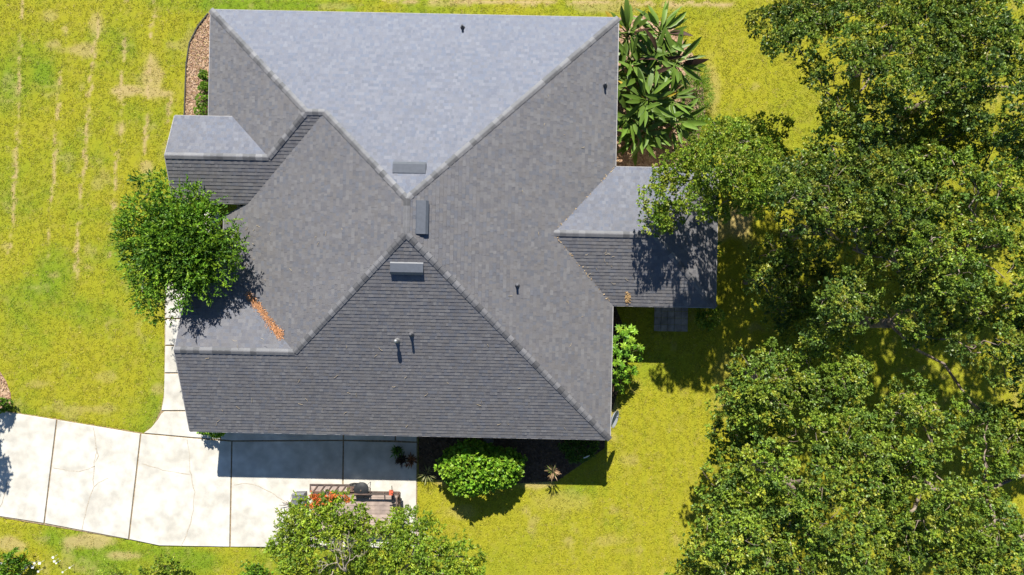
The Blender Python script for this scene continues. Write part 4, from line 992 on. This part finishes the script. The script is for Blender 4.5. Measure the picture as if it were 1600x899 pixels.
# grey bin
bp_ = P(473, 786, .0); bn = empty("storage_bin", (bp_.x, bp_.y, 0), .03, "flat grey lidded bin left of the trailer", "bin")
b_ = MB(); b_.prism([(-.23, -.55), (.23, -.55), (.23, .55), (-.23, .55)], 0, .55); b_.build("body", M['bin'], bn)
l_ = MB(); l_.v = [(-.27, -.6, .555), (.27, -.6, .555), (.27, .6, .555), (-.27, .6, .555), (-.27, -.6, .60), (.27, -.6, .60), (.27, .6, .60), (-.27, .6, .60), (-.23, -.56, .625), (.23, -.56, .625), (.23, .56, .625), (-.23, .56, .625)]
l_.f = [[3, 2, 1, 0]] + [[i, (i + 1) % 4, 4 + (i + 1) % 4, 4 + i] for i in range(4)] + [[4 + i, 4 + (i + 1) % 4, 8 + (i + 1) % 4, 8 + i] for i in range(4)] + [[8, 9, 10, 11]]; l_.build("lid", M['bin'], bn)
# branch pile left of the bin
mb = MB()
for i in range(22):
    a = P(455 + random.gauss(0, 6), 789 + random.gauss(0, 4), random.uniform(.08, .2)); th = random.uniform(0, 6.28); L = random.uniform(.15, .4); mb.tube([a, a + Vector((math.cos(th) * L, math.sin(th) * L, random.uniform(0, .1)))], .012, 4)
tag(mb.build("twig_pile", M['bark']), "small tangle of brown twigs on the driveway beside the grey bin", "twigs", kind="stuff")
# string trimmer on the bed
sp_ = P(613, 758, .85); se = P(614, 796, .63); st = empty("string_trimmer", (sp_.x, se.y, TB), 0, "string trimmer with red motor lying across the trailer bed", "trimmer"); o0 = Vector((sp_.x, se.y, TB))
MB().tube([sp_ + Vector((0, 0, .12)) - o0, se - o0], .016, 8).build("shaft", M['black'], st)
m_ = P(611, 770, .95) - o0; MB().box(m_, (.15, .2, .14)).box(m_ + Vector((.06, .05, .06)), (.1, .1, .08)).build("motor", M['red'], st)
h_ = P(613, 784, .76) - o0; MB().tube([h_ + Vector((-.16, 0, .02)), h_ + Vector((0, -.02, 0)), h_ + Vector((.16, 0, .02))], .016, 6).build("handle", M['black'], st)
MB().lathe([(.001, .05), (.07, .05), (.08, 0), (.001, 0)], 12, tuple(P(617, 790, .63) - o0)).build("head", M['black'], st)
# potted plants in the shade by the garage
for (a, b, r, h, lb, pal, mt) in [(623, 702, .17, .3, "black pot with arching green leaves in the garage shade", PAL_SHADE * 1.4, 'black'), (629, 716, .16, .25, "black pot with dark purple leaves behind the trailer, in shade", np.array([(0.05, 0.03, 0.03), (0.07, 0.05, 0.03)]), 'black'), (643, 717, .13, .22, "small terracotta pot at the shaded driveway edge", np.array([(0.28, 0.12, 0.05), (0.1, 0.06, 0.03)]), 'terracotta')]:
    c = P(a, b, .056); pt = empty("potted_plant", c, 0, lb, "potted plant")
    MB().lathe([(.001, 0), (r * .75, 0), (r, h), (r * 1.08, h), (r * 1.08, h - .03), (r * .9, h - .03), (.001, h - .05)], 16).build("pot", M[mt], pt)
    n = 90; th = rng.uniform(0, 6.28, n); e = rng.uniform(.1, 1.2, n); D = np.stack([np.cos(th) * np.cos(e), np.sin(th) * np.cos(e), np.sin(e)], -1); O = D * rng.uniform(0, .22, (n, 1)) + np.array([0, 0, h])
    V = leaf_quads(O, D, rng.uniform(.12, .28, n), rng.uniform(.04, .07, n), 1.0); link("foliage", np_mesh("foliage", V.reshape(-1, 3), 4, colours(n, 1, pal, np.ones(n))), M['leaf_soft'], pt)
# paver pad under the wing door
pc = P(1048, 497); pv = empty("paver_pad", (pc.x, pc.y, 0), ROT, "square grey paver pad in deep shade below the wing", "paver pad")
for i in range(5):
    for j in range(4): MB().box((-.60 + i * .30, -.45 + j * .30, .035), (.285, .285, .07)).build("paver", M['paver'], pv)
# hose reel by the wall behind the dome shrub
hc = P(763, 686, .4); hr = empty("hose_reel", (hc.x, hc.y, 0), 0, "dark hose reel against the wall above the dome shrub", "hose reel"); mb = MB()
for i in range(4):
    R_ = .24 - i * .012; mb.tube([(math.cos(t) * R_, -.1 + i * .05, .45 + math.sin(t) * R_) for t in np.linspace(0, 6.28, 20)], .02, 6, False)
mb.build("hose", M['bin'], hr, True)
f = MB()
for s in (-.17, .13): f.bar((-.2, s, 0), (0, s, .47), .03); f.bar((.2, s, 0), (0, s, .47), .03)
f.build("stand", M['black'], hr)
